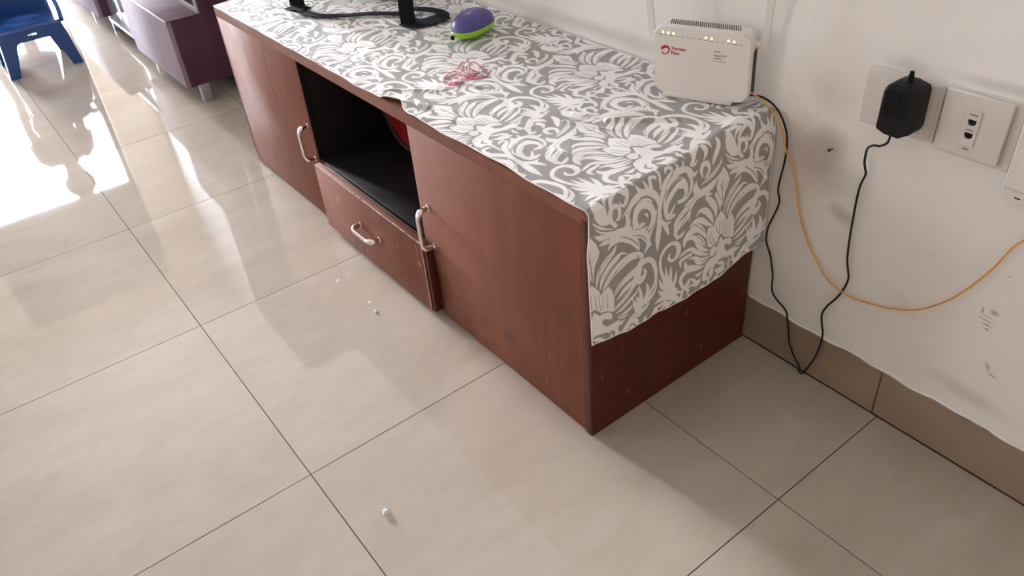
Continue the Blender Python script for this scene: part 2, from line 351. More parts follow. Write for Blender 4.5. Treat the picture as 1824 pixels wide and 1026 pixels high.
# ================= TV CABINET =================
L,D,H=1.616,.436,.5
cab=empty('tv_cabinet',(0,0,0),label='long low red-brown wooden TV cabinet with worn doors, open shelf and drawer, under patterned cloth',cat='cabinet')
T=.018
def quadbox(name,xs,ys,zf,m,parent,bev=.001):
    """box whose top follows zf(y)"""
    x0,x1=xs;y0,y1=ys; bm=bmesh.new(); box_bm(bm,x0,x1,y0,y1,0,1,0)
    z0,zt=zf
    for v in bm.verts:
        v.co.z=z0 if v.co.z<.5 else (zt+.0586*v.co.y)
    bmesh.ops.bevel(bm,geom=list(bm.edges),offset=bev,segments=1,affect='EDGES')
    return link(name,bm_mesh(bm,name),m,parent)
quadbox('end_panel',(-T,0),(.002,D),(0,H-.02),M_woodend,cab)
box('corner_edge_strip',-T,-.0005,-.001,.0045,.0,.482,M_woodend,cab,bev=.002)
box('end_panel',-L,-L+T,.0,D,.03,H-.02,M_wood,cab,bev=.004)
quadbox('top_panel',(-L+.002,-.001),(.0,D),(H-.028,H),M_wood,cab,bev=.002)
box('bottom_panel',-L+T,-T,.02,D,.04,.058,M_wood,cab)
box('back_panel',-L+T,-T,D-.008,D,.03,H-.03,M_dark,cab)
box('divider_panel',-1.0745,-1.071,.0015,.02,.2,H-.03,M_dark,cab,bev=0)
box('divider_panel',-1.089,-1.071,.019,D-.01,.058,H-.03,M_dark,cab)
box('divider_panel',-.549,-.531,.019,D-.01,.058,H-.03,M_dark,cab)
box('shelf',-1.071,-.549,.004,D-.01,.186,.200,M_dark,cab,label='shade-darkened shelf board of the open compartment')
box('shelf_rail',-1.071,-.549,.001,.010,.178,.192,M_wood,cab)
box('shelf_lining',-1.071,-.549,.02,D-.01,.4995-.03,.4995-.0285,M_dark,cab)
box('top_rail',-1.6,-.015,-.0005,.018,.474,H-.0265,M_wood,cab,bev=.001)
d1=box('door',-L+.003,-1.0750,.0,.018,.006,.4735,M_wood,cab,bev=.003)
box('veneer_joint',-1.2915,-1.290,-.0004,.001,.01,.47,M_wood,d1,bev=.0003)
d2=box('door',-.546,-T-.001,.0,.018,.004,.4735,M_wood,cab,bev=.002)
box('plinth',-1.0,-.02,.03,.045,0,.05,M_dark,cab)
box('plinth',-L+.02,-1.0,.03,.045,0,.05,M_dark,cab)
dw=box('drawer',-1.052,-.524,-.025,-.007,.016,.203,M_wood,cab,bev=.0015,label='drawer front standing slightly proud, pale chipped top edge')
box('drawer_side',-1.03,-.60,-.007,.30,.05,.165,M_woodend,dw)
# chipped pale edge in broken lengths
x=-1.05
while x<-.527:
    l=random.uniform(.012,.05); w=random.uniform(.0008,.0022)
    box('chipped_edge',x,min(x+l,-.526),-.0256,-.0256+w,.2022,.2036,M_edge,dw,bev=0); x+=l+random.choice([.001,.003,.006])
box('chipped_edge',-.5245,-.5236,-.0255,-.0235,.02,.20,M_edge,dw,bev=0)
def handle(parent,P0,P1,out,name='handle'):
    P0=np.array(P0,float);P1=np.array(P1,float);o_=np.array(out,float); t=(P1-P0)/np.linalg.norm(P1-P0)
    path=[P0,P0+o_*.35+t*.001,P0+o_*.75+t*.005,P0+o_*.97+t*.016,P0+o_+t*.028,P1+o_-t*.028,P1+o_*.97-t*.016,P1+o_*.75-t*.005,P1+o_*.35-t*.001,P1]
    P=smoothpath(path,6); n=len(P); s=np.abs(np.linspace(-1,1,n)); r=.0043+.0022*np.exp(-((s-.62)/.22)**2)+.0012*(s>.97)
    h=link(name,tube_mesh(P,r,12,squash=(t if False else np.cross(t,o_/np.linalg.norm(o_)),1.25)),M_chrome,parent,label='chrome bow handle')
    for Q in (P0,P1):
        link('mount',tube_mesh([Q-o_*.01,Q+o_*.08],.0078,14),M_chrome,h)
    return h
box('side_shade_strip',-.527,-.511,-.0215,-.0015,.018,.186,M_woodend,dw,bev=.0005)  # dark strip for the drawer side and its shadow on the door
handle(d1,(-1.092,0,.293),(-1.092,0,.197),(0,-.030,0))
handle(d2,(-.508,0,.293),(-.508,0,.193),(0,-.030,0))
handle(dw,(-.828,-.025,.118),(-.732,-.025,.118),(0,-.030,0))

# ================= TABLE CLOTH =================
STROKES=json.loads(r'''[["P",[196.6,306.7,210.3,316.9,210.1,325.4,214.1,335.7,221.5,342.3,231.8,343.1,230.9,334.9,223.7,328.4,223.3,322.2,232.1,322.7,242.2,330.8,243.1,345.9,245.4,358.8,250.0,357.9,252.6,372.6,257.9,363.8,257.9,355.8,268.0,355.6,275.7,358.3,277.1,350.5,264.2,342.5,252.9,328.4,246.9,309.1,250.6,298.9,258.4,289.1,266.7,285.4,277.0,285.6,272.9,263.3,261.5,259.8,250.4,262.6,235.9,268.6,231.6,280.1,232.2,296.7,230.7,286.0,223.8,279.2,215.4,276.8,209.9,280.7,208.0,287.9,214.2,297.7,207.5,301.4]],["P",[141.0,304.6,160.7,319.0,171.2,321.5,167.5,326.5,162.1,337.2,177.0,345.4,197.4,348.3,212.1,348.5,218.7,344.1,209.5,332.0,206.3,320.9,191.5,308.5,192.4,302.6,203.6,297.3,206.9,290.8,205.2,277.8,198.2,271.2,177.7,267.8,163.9,268.4,160.5,273.8,164.9,285.1,153.6,289.7]],["P",[262.7,292.6,265.1,305.1,254.6,307.0,252.2,309.8,258.6,315.2,265.6,319.1,266.4,328.6,273.5,324.8,281.2,328.9,282.5,319.7,280.6,303.9,271.3,299.7]],["P",[53.2,303.3,71.3,316.6,87.0,323.4,96.7,320.0,107.3,313.2,121.7,310.1,139.2,308.5,127.6,302.6,113.1,300.3,98.2,291.2,83.8,288.1,72.5,292.4,64.2,298.5]],["P",[-7.4,325.6,3.8,327.2,19.0,335.1,33.0,339.2,48.1,342.9,47.3,333.5,42.0,322.6,27.1,312.1,9.6,309.4,-0.5,315.4]],["w",[96.5,264.0,8.3,113.7,278.7,12.9,131.5,288.9,9.8,147.7,289.3,1.7]],["w",[99.4,287.1,5.6,119.3,297.3,7.4,136.8,301.1,2.3]],["w",[121.5,238.5,1.7,115.0,247.7,7.2,122.0,262.5,11.8,139.6,275.9,9.7,156.8,283.6,2.3]],["w",[137.9,223.3,2.2,132.0,235.3,10.0,135.6,251.1,11.3,151.2,268.5,7.5,161.4,282.7,1.8]],["w",[170.6,212.0,3.4,158.7,213.9,11.2,149.2,225.6,15.7,147.6,242.4,15.8,164.0,258.3,9.8,180.5,266.4,1.8]],["w",[159.8,223.8,8.5,168.0,241.5,13.2,181.5,255.7,9.9,197.4,267.0,1.8]],["w",[172.5,236.2,2.9,189.2,249.2,9.4,199.7,259.0,7.7,208.8,273.2,2.4]],["w",[189.2,199.4,1.7,184.5,211.7,6.8,184.3,228.7,7.5,202.0,247.6,8.3,218.5,274.2,2.4]],["w",[212.6,206.0,1.2,199.6,203.9,6.9,195.7,215.4,7.5,195.4,229.7,6.4]],["w",[203.0,224.6,1.7,207.3,237.0,7.6,218.8,253.6,7.2,223.6,276.2,2.4]],["w",[205.7,236.3,2.9,221.5,246.5,7.8,228.2,258.9,4.8,228.6,273.8,1.8]],["w",[259.5,211.3,6.0,240.7,206.1,8.9,230.4,212.5,10.6,225.1,226.5,13.6,232.8,244.6,10.2,237.8,263.4,1.8]],["w",[204.4,216.1,1.7,215.6,217.1,8.8,229.1,229.7,11.9]],["w",[250.5,233.0,1.8,251.4,227.2,7.2,258.7,222.0,10.9,260.1,212.5,4.8]],["w",[246.9,240.6,1.8,250.7,250.7,6.7,247.8,261.4,1.8]],["w",[185.5,180.6,4.5,186.3,190.0,7.3,178.3,197.8,11.3,164.0,197.9,10.6,151.6,188.4,8.2,149.8,174.7,8.1,156.0,162.4,8.1,168.4,156.1,7.6,188.1,156.0,6.6,207.5,161.8,7.3,225.9,169.8,9.7]],["w",[185.5,180.6,5.6,176.3,175.0,6.1,170.8,177.9,3.9]],["w",[193.0,168.4,1.1,210.0,171.6,6.2,231.4,175.7,8.7]],["w",[197.0,181.3,1.1,215.0,181.6,6.9,237.4,180.3,9.9]],["w",[214.1,195.3,1.2,230.4,193.1,7.6,246.7,186.5,11.2]],["w",[210.6,153.7,1.1,228.3,160.2,8.6,245.3,176.5,13.4,257.0,194.4,10.7]],["w",[234.4,152.2,1.1,246.4,161.2,8.7,257.0,180.1,10.0,262.9,197.7,7.8,269.2,215.5,2.4]],["w",[269.0,245.6,6.2,265.7,234.3,5.5,266.6,221.2,1.8]],["w",[188.7,411.1,1.3,193.5,396.9,7.0,203.5,381.0,10.2,211.5,363.3,8.9,217.9,346.2,2.5]],["w",[203.1,404.8,1.3,213.8,398.6,5.2,219.4,383.5,7.7,225.5,367.0,7.1,226.5,350.5,1.9]],["w",[225.6,398.9,4.6,243.3,406.0,10.0,258.3,402.5,12.7,261.3,390.0,8.7]],["w",[236.0,389.9,3.3,238.8,376.9,6.5,237.4,356.1,1.9]],["w",[245.3,378.5,1.3,245.6,368.3,4.6,241.4,355.7,1.3]],["w",[273.0,390.2,5.4,273.0,382.1,5.4,277.1,374.6,2.0]],["w",[93.0,356.1,1.2,104.0,349.1,8.2,114.1,332.7,11.6,129.2,319.9,8.8,150.7,313.8,1.8]],["w",[122.3,378.8,1.2,114.8,365.7,4.7,120.2,353.0,11.8,129.9,337.9,11.8,143.3,326.2,8.3,158.4,320.8,1.8]],["w",[156.6,401.8,1.9,151.4,412.0,8.1,139.8,403.7,10.5,133.6,385.5,15.2,135.8,365.9,16.9,144.3,347.4,13.8,156.5,332.5,7.8,165.4,326.2,1.8]],["w",[156.5,412.9,8.2,166.6,400.3,14.5,170.0,380.5,13.7,176.0,361.2,10.5,191.0,346.4,2.5]],["w",[172.8,409.3,6.3,185.8,400.4,11.5,188.4,378.7,10.7,193.9,363.9,8.2,200.9,352.5,1.9]],["w",[57.5,354.8,6.8,46.2,346.4,7.8,32.8,344.4,8.8,24.9,350.4,9.4,27.0,360.0,7.2,35.9,364.4,6.7,46.7,362.0,6.8,48.6,355.5,2.8]],["w",[32.5,308.6,1.1,45.4,318.8,7.7,60.7,338.3,12.4,73.7,360.9,16.1,74.7,376.0,12.8,63.4,380.8,9.8,43.4,374.5,1.1]],["w",[54.5,310.9,1.1,64.6,327.2,10.6,73.1,351.9,15.4]],["w",[76.4,323.1,1.7,76.0,335.3,9.6,78.9,355.7,13.8]],["w",[86.4,418.3,3.0,82.4,403.1,10.1,80.6,380.0,13.4]],["w",[95.9,424.4,2.4,93.5,406.6,11.4,86.4,377.9,13.5]],["w",[112.2,425.5,4.3,104.1,414.6,14.0,94.0,394.4,14.9]],["w",[94.3,338.8,1.2,86.2,347.9,8.6,86.6,365.9,10.5,101.5,388.0,13.1,117.6,399.9,10.9,132.1,404.6,1.2]],["w",[145.0,416.2,1.9,134.9,425.8,8.1,123.5,426.3,10.5,110.8,417.4,12.2]],["w",[2.4,213.3,1.0,-10.1,211.7,7.4,-16.9,220.2,11.3,-7.0,229.8,6.5,2.1,233.9,6.0]],["w",[20.5,229.0,6.1,11.0,230.7,9.1,-1.1,236.2,12.6,-8.4,246.1,14.1,-15.7,256.0,15.1,-21.0,266.1,12.6,-18.3,292.2,1.0]],["w",[16.2,239.2,2.0,20.5,234.3,5.1,17.3,226.0,7.6]],["w",[22.3,255.2,1.0,12.5,261.8,8.8,-0.2,260.4,11.2]],["w",[7.8,275.4,1.0,-4.9,272.0,9.2,-15.3,262.7,11.1]],["w",[-0.1,293.7,5.7,13.5,292.1,11.1,25.9,283.9,10.1,36.8,276.9,3.7]],["w",[34.9,299.6,1.1,46.5,294.0,5.9,56.5,277.8,9.2,61.9,260.3,6.4,64.0,248.7,1.6]],["w",[52.6,251.9,2.1,40.1,247.9,6.8,29.6,252.8,9.9,31.6,263.3,8.9,41.6,267.8,6.9,52.3,262.9,6.4,55.9,256.9,2.1]],["w",[51.5,235.4,1.0,65.1,234.0,12.2,79.4,242.8,15.0,80.3,258.1,15.2,80.7,277.8,7.7,73.5,288.3,1.1]],["w",[60.3,302.2,1.1,70.3,287.9,5.5,75.9,266.0,7.6]],["w",[88.5,206.2,1.1,85.0,220.0,6.9,81.0,241.6,9.7]],["w",[94.7,277.4,2.2,89.3,263.3,7.7]],["w",[83.9,246.0,5.4,90.9,231.5,4.3,104.8,223.1,4.3,126.6,222.3,1.1]],["w",[128.7,186.8,3.2,112.5,190.3,9.6,100.8,203.7,11.7,93.4,219.4,10.7,86.5,233.8,7.0]],["w",[144.0,193.4,4.4,131.1,189.7,9.7,120.8,199.0,12.4,113.7,215.7,10.8,104.2,221.7,5.4]],["w",[144.7,194.8,7.1,142.8,205.6,7.2,137.9,211.3,1.7]],["P",[-34.8,133.9,-32.1,142.6,-25.8,150.3,-24.5,164.0,-15.6,164.5,-9.0,161.2,-7.1,155.1,-10.0,147.4,-18.4,140.8,-25.3,132.7,-26.4,139.9]],["P",[-34.2,102.7,-23.2,109.1,-7.0,116.9,-10.2,125.3,-16.9,130.4,-24.0,127.1,-20.0,122.5,-24.3,116.2,-30.5,112.4]],["w",[-8.8,151.5,5.7,11.2,152.1,5.3,28.0,152.1,3.4]],["w",[-30.7,174.8,3.3,-22.3,189.3,8.2,-12.4,193.9,7.8,-7.8,186.1,5.3]],["w",[-1.0,96.6,1.8,-10.2,98.0,6.8,-18.5,90.7,7.2,-13.7,84.4,6.3,0.5,81.2,7.3,12.9,77.9,8.3,21.4,72.1,6.9,19.4,64.9,2.3]],["w",[-24.2,15.5,1.3,-25.9,32.3,9.9,-18.6,55.2,12.3,-5.8,70.4,11.2,6.9,77.8,7.8]],["w",[-14.9,14.3,2.2,-12.9,25.5,6.1,-13.7,41.4,8.8]],["w",[8.0,32.3,1.3,-2.9,35.0,5.3,-8.9,48.3,7.5]],["w",[24.1,45.7,1.8,9.9,42.4,6.7,-1.7,49.5,8.0,-5.2,59.9,6.7]],["w",[19.4,64.9,4.6,12.6,63.0,2.3]],["w",[39.1,65.2,0.9,32.5,77.1,5.1,22.9,90.1,8.4,18.4,105.7,11.3,22.9,125.5,12.4,38.0,141.2,10.7,58.4,148.2,6.5,83.7,148.2,6.6,109.9,148.8,7.8]],["w",[-1.9,99.5,0.9,9.8,104.2,6.5,19.4,115.5,7.1]],["w",[-1.1,117.2,0.9,10.5,120.6,5.7,20.4,125.4,7.1]],["w",[9.9,142.8,1.4,4.4,142.5,5.2,1.7,133.2,6.6,8.3,129.8,6.6,21.0,131.6,8.1]],["w",[9.2,164.9,1.0,1.9,168.2,5.3,2.0,177.1,6.8,9.2,180.1,4.9,16.9,171.7,8.8,25.1,162.1,10.8,39.0,156.0,9.9,57.9,152.0,8.5,80.7,151.2,7.6,106.6,151.3,7.8]],["w",[-0.0,191.0,1.0,9.1,193.0,5.9,15.9,187.0,8.9]],["w",[2.1,207.2,1.0,13.8,205.0,7.0,18.5,196.3,10.0]],["w",[34.3,240.6,1.0,37.2,229.6,7.2,23.7,217.7,9.1,17.4,198.8,12.5,23.1,182.4,10.9,34.0,169.0,9.9]],["w",[28.5,216.8,6.1,45.8,224.0,6.7,64.1,222.7,5.8,79.3,210.5,1.1]],["w",[72.0,160.5,3.0,53.2,160.4,4.5,37.7,168.0,5.5,29.9,181.6,5.5,28.9,197.1,3.5,38.0,209.7,2.0]],["w",[92.2,170.1,7.8,78.0,164.5,9.2,59.0,169.3,11.6,46.3,184.1,14.1,41.7,200.8,15.2,53.1,211.0,10.3,66.2,212.1,8.9,73.7,204.7,9.4,72.4,193.9,6.2]],["w",[93.4,175.5,10.4,94.2,184.8,6.3]],["w",[82.5,180.0,6.7,72.1,186.7,1.0]],["w",[91.1,170.1,10.4,84.1,178.8,5.2]],["w",[76.4,87.8,1.4,60.9,77.8,4.0,43.6,77.5,5.3,31.2,85.0,5.9,26.5,98.4,5.3,31.0,117.5,4.0,41.5,131.9,3.4]],["w",[79.7,101.8,5.5,61.6,92.6,10.8,45.2,94.5,14.0,37.8,107.4,15.4,46.0,123.3,12.2,61.9,133.5,10.4,78.0,133.5,9.8,88.5,126.9,6.3,96.1,115.8,1.4]],["w",[68.8,122.5,1.4,61.0,119.4,4.8,56.7,113.2,2.0]],["w",[79.7,101.8,6.9,74.5,108.6,3.4]],["w",[65.0,140.8,5.6,82.4,140.2,7.8,96.2,130.8,7.8,111.4,124.2,7.2,124.7,127.7,8.0]],["w",[50.6,148.2,6.9,92.4,149.4,10.8,122.0,147.3,12.4,148.6,146.8,1.5]],["w",[88.1,153.2,5.0,109.0,166.1,9.5,125.8,172.8,3.7]],["w",[97.0,156.2,4.3,102.9,167.6,6.6,103.5,178.1,1.5]],["d",[222.2,296.5,3.1,229.7,292.5,4.3,229.1,285.2,2.5]],["d",[229.9,334.7,3.2,230.0,326.1,5.0,239.5,330.4,2.5]],["d",[257.7,338.4,2.6,262.5,344.1,5.2,269.3,345.0,5.9,271.3,340.2,2.0]],["d",[252.4,282.9,1.9,259.1,275.2,5.6,268.6,278.0,3.8,267.0,283.3,1.3]],["d",[160.3,302.3,1.2,188.9,302.7,1.5]],["d",[163.4,309.2,1.2,194.8,313.1,1.2]],["d",[166.7,316.8,1.2,201.5,320.0,1.2]],["d",[176.6,325.9,1.2,201.8,324.9,1.2]],["d",[178.8,333.4,1.2,205.0,333.9,1.2]],["d",[165.9,291.1,1.8,178.2,294.9,1.5,189.6,303.4,1.2]],["d",[175.8,279.3,1.2,193.0,285.7,1.5,205.2,293.9,1.2]],["d",[177.7,273.1,1.2,194.2,279.0,1.5,206.9,288.7,1.2]],["d",[175.5,225.1,2.9,167.4,220.2,4.5,166.5,227.1,5.1,176.9,238.0,2.9]],["d",[137.9,235.8,1.1,151.6,251.3,1.7,170.3,267.0,1.5]],["d",[144.5,253.5,1.1,157.8,267.7,1.4]],["d",[156.3,236.1,1.4,177.1,253.8,1.7,197.2,266.4,1.8]],["d",[242.1,216.3,3.0,243.1,220.7,4.2,239.2,227.7,3.0]],["d",[204.8,221.9,1.7,215.4,231.4,4.1,206.4,227.8,3.5,212.0,236.9,1.2]],["d",[177.3,181.9,2.8,175.2,187.3,3.3,165.5,183.9,2.2]],["d",[183.6,161.2,1.4,168.3,158.2,1.4,160.4,165.9,1.4,156.4,179.2,1.1]],["d",[137.3,307.7,1.5,115.8,305.0,1.4]],["d",[148.0,316.4,1.5,118.7,322.9,1.7]],["d",[163.2,341.0,1.5,145.3,353.6,1.5,136.2,370.6,1.5]],["d",[186.3,350.4,1.5,165.9,369.0,1.5,155.6,389.1,1.5]],["d",[202.9,349.6,1.6,189.6,363.2,1.6,177.8,380.2,1.3]],["d",[211.8,347.8,1.3,205.6,371.9,1.6,200.4,393.2,1.3]],["d",[141.7,356.2,1.2,155.1,338.4,1.2]],["d",[249.9,381.8,2.6,249.0,388.1,4.0,242.8,391.0,2.0]],["d",[231.6,369.5,1.3,230.3,388.4,1.3,225.4,394.0,1.3]],["d",[77.3,304.4,0.8,92.6,304.4,2.3,115.6,306.4,1.7,136.7,307.9,1.2]],["d",[90.8,316.3,0.8,98.3,308.6,1.4]],["d",[85.4,297.4,0.8,96.9,303.2,1.4]],["d",[37.8,309.8,2.2,51.5,325.4,2.5,63.4,353.4,2.8,62.4,369.5,1.7]],["d",[81.7,365.7,1.4,100.3,387.8,2.1,119.7,402.5,1.8]],["d",[86.1,393.0,1.2,91.3,412.4,1.8,93.3,424.5,1.2]],["d",[54.4,312.9,1.4,60.2,332.4,1.4]],["d",[68.4,317.6,1.4,72.9,343.0,1.4]],["d",[95.1,391.5,1.2,106.9,412.0,2.1,120.8,422.3,1.8]],["d",[49.3,351.8,1.7,40.3,350.4,2.8,38.8,354.9,2.2]],["d",[147.9,389.4,2.5,146.5,400.1,1.9,148.9,411.5,1.2]],["d",[121.5,320.4,1.2,111.2,333.8,1.5,108.1,348.2,1.2]],["d",[142.8,327.7,1.2,130.7,342.5,1.5,125.4,362.8,1.5]],["d",[-21.5,262.0,1.3,-20.1,277.0,1.0]],["d",[-8.5,254.1,1.5,-8.0,260.9,2.5,0.3,267.2,2.1]],["d",[51.9,256.5,1.6,43.7,257.0,3.7,42.6,259.6,1.6]],["d",[63.4,253.6,1.3,57.1,275.1,1.6,46.3,296.2,1.4]],["d",[83.2,239.0,1.1,89.6,223.2,1.3,101.3,220.1,1.1]],["d",[121.8,201.3,1.4,113.2,217.0,1.4]],["d",[137.4,201.1,4.9,132.4,207.6,4.4,134.1,218.8,2.2]],["d",[106.1,190.6,1.1,98.1,207.6,1.1]],["d",[74.0,87.7,1.5,56.7,86.1,1.7,38.1,90.5,1.7,27.5,106.0,1.9,32.1,123.5,1.4,44.8,135.3,1.5,60.7,143.7,1.2,81.9,144.0,1.5,92.4,138.8,1.0]],["d",[23.5,115.7,0.7,36.9,131.1,1.2,53.8,142.0,1.2]],["d",[13.4,64.9,1.8,9.4,69.5,3.2,3.6,64.7,1.8]],["d",[-4.5,92.9,1.4,-9.9,94.0,2.3]],["d",[87.4,156.7,1.5,69.6,154.7,1.8,50.3,158.5,1.7,38.2,169.3,1.7,29.9,184.2,2.0,29.6,199.8,1.8,39.7,213.8,1.5,55.7,217.3,1.6,70.6,212.4,1.3]],["d",[52.8,199.0,1.5,48.5,192.1,3.6,55.4,183.4,3.6,63.9,176.2,3.1,74.7,171.6,1.5]],["d",[60.4,193.0,3.6,66.3,186.8,2.6]],["d",[17.4,117.9,0.0,16.4,120.3,0.0]],["d",[-18.4,190.9,0.0,-19.3,183.2,4.8,-24.8,175.2,3.3]],["d",[-21.6,169.2,1.9,-18.7,179.4,3.8]],["d",[69.2,103.2,5.5,61.1,104.7,6.8,55.3,111.4,4.8,55.6,120.2,2.7]],["d",[60.0,85.7,1.3,43.7,84.3,1.7,32.0,93.5,1.6,30.1,107.1,1.3]],["d",[46.6,138.4,1.4,63.2,143.5,1.7,82.7,140.9,1.8,96.2,130.8,1.8]],["d",[133.9,99.9,2.9,130.8,99.8,2.9]],["w",[166.5,114.0,3.0,177.2,117.3,8.3,185.0,106.9,15.0,175.4,95.7,10.4,162.0,96.4,11.7,151.2,111.3,12.5,156.0,129.8,9.7,176.3,141.8,9.1,204.3,145.5,7.8,221.4,136.4,7.8,233.8,117.9,11.8,243.0,103.1,13.3]],["w",[195.4,101.7,1.5,214.1,106.0,8.4,239.1,108.6,11.7]],["w",[200.5,121.5,1.5,217.2,124.8,9.3,233.8,117.9,10.2]],["w",[212.6,148.6,1.6,232.1,140.7,7.1,241.0,122.0,10.3]],["w",[210.8,85.6,1.5,231.0,93.4,10.0,253.4,103.4,14.2]],["w",[247.6,129.9,2.4,251.9,118.5,7.9,254.9,99.7,9.5]]]''')
AV=(10.0,303.0); BV=(283.0,127.0)
def catmull(P,n=5):
    P=np.asarray(P,float)
    if len(P)<3: 
        t=np.linspace(0,1,n*2)[:,None]; return P[0]+(P[-1]-P[0])*t
    Q=np.vstack([2*P[0]-P[1],P,2*P[-1]-P[-2]]);o=[]
    for i in range(len(P)-1):
        p0,p1,p2,p3=Q[i:i+4]
        for k in range(n):
            t=k/n; o.append(.5*((2*p1)+(-p0+p2)*t+(2*p0-5*p1+4*p2-p3)*t*t+(-p0+3*p1-3*p2+p3)*t**3))
    o.append(P[-1]); return np.array(o)
def tile_pat(strokes,AV,BV,N=(900,900)):
    # cell coordinates: pos = s*BV + t*AV ; raster in (s,t) in [0,1)^2
    M=np.array([[BV[0],AV[0]],[BV[1],AV[1]]]); Mi=np.linalg.inv(M)
    img=np.zeros(N,np.float32)
    px=max(BV[0]/N[0],np.hypot(*AV)/N[1])
    for kind in ('P','w','D','d'):
        for k,q in strokes:
            if k!=kind: continue
            dim=3 if k in 'wd' else 2
            P=np.array(q).reshape(-1,dim)
            if dim==3: C=catmull(P)
            else: C=P
            r=C[:,2].max()/2+1.5 if dim==3 else 1.5
            x0,y0=C[:,:2].min(0)-r; x1,y1=C[:,:2].max(0)+r
            cor=np.array([Mi@(x,y) for x in (x0,x1) for y in (y0,y1)])
            s0,t0=np.floor(cor.min(0)*N).astype(int); s1,t1=np.ceil(cor.max(0)*N).astype(int)
            S,T=np.meshgrid(np.arange(s0,s1),np.arange(t0,t1),indexing='ij')
            X=(S/N[0])*M[0,0]+(T/N[1])*M[0,1]; Y=(S/N[0])*M[1,0]+(T/N[1])*M[1,1]
            if dim==3:
                d=np.full(X.shape,1e9)
                for i in range(len(C)-1):
                    a,b=C[i],C[i+1]; e=b[:2]-a[:2]; L=e@e+1e-9
                    h=np.clip(((X-a[0])*e[0]+(Y-a[1])*e[1])/L,0,1)
                    d=np.minimum(d,np.hypot(X-a[0]-h*e[0],Y-a[1]-h*e[1])-(a[2]+(b[2]-a[2])*h)/2)
            else:
                ins=np.zeros(X.shape,bool); d=np.full(X.shape,1e9)
                for i in range(len(C)):
                    a,b=C[i],C[(i+1)%len(C)]; e=b-a; L=e@e+1e-9
                    h=np.clip(((X-a[0])*e[0]+(Y-a[1])*e[1])/L,0,1)
                    d=np.minimum(d,np.hypot(X-a[0]-h*e[0],Y-a[1]-h*e[1]))
                    c=((a[1]>Y)!=(b[1]>Y))&(X<(b[0]-a[0])*(Y-a[1])/(b[1]-a[1]+1e-12)+a[0]); ins^=c
                d=np.where(ins,-d,d)
            m=np.clip(.5-d/(1.2*px),0,1).astype(np.float32)
            Sm,Tm=S%N[0],T%N[1]
            # half-step of the lattice is exact: s and t wrap independently
            if k in 'wP': np.maximum.at(img,(Sm,Tm),m)
            else: np.minimum.at(img,(Sm,Tm),1-m)
    return img,Mi
def sample(img,Mi,X,Y):
    s=(Mi[0,0]*X+Mi[0,1]*Y)%1; t=(Mi[1,0]*X+Mi[1,1]*Y)%1
    a=s*img.shape[0];b=t*img.shape[1]; i=a.astype(int);j=b.astype(int);f=a-i;g=b-j
    n,m=img.shape; i%=n;j%=m;i2=(i+1)%n;j2=(j+1)%m
    return img[i,j]*(1-f)*(1-g)+img[i2,j]*f*(1-g)+img[i,j2]*(1-f)*g+img[i2,j2]*f*g

img,Mi=tile_pat(STROKES,AV,BV,(1000,1050))
def ztop(y): return H+.004+.0586*np.maximum(y,0)
ylist=np.array([-.03,.0,.055,.12,.20,.29,.35,.415,.46]); hemz=np.array([.252,.250,.240,.229,.228,.233,.236,.247,.256])
def cloth_pos(u,y):
    """u metres past the top edge (negative on top), y across"""
    r=.012; zt=ztop(y)
    # wrinkles on the top
    wr=np.zeros_like(u)
    def ridge(x0,y0,x1,y1,w,a):
        dx,dy=x1-x0,y1-y0; L2=dx*dx+dy*dy; h=((u-x0)*dx+(y-y0)*dy)/L2; hc=np.clip(h,0,1)
        d=np.hypot(u-x0-hc*dx,y-y0-hc*dy); return a*np.exp(-(d/w)**2)
    for a in RIDGES: wr+=ridge(*a)
    wr+=.0006*np.sin(u*37+y*11)*np.sin(y*29+u*7)+.0004*np.sin(u*90+3*np.sin(y*40))*np.sin(y*75)
    top=np.stack([u,y,zt+wr],-1)
    ang=np.clip((u+r*.6)/r,0,np.pi/2)
    arc=np.stack([-r*.6+r*np.sin(ang),y,zt+wr-r+r*np.cos(ang)],-1)
    s=np.maximum(u-(-r*.6+r*np.pi/2),0)
    flare=.004+.008*np.clip(s/.25,0,1)+.0035*np.sin(y*26+.8)*np.clip(s/.2,0,1)
    drop=np.stack([r*.4+flare*np.clip(s/.03,0,1),y-.010*np.clip(s/.06,0,1)*np.clip(1-y/.1,0,1),zt-r-s+0*y],-1)
    P=np.where((u<-r*.6)[...,None],top,np.where((s<=0)[...,None],arc,drop))
    return P
RIDGES=[(-.19,.22,-.10,.30,.006,.004),(-.16,.24,-.26,.20,.005,.003),(-.30,.30,-.20,.33,.006,.004),(-.25,.17,-.16,.2,.005,.0025),
 (-.02,.40,-.01,.30,.010,.003),(-.62,.00,-.52,.03,.010,.006),(-.66,.02,-.55,.10,.006,.003),(-.5,.0,-.42,.03,.012,.003),(-.28,.02,-.14,.1,.02,.002),(-1.5,.1,-1.2,.05,.02,.003)]
un=[-1.600]; step=.0023
while un[-1]<.0:
    step=.0011 if un[-1]>-.5 else .0011+.0012*min(1,(-.5-un[-1])/1.0); un.append(un[-1]+step)
un=np.array(un); un=np.concatenate([un[un<0],[0.]]); nd=250; nv=415
vn=np.linspace(0,1,nv)
Ug,Vg=np.meshgrid(un,vn,indexing='ij')
def front_edge(u):
    return -.003+.016*np.exp(-((u+.585)/.028)**2)+.002*np.sin(u*19)+.0012*np.sin(u*53)
back=lambda u: WY+WA*u-.004
Yt=front_edge(Ug)+(back(Ug)-front_edge(Ug))*Vg
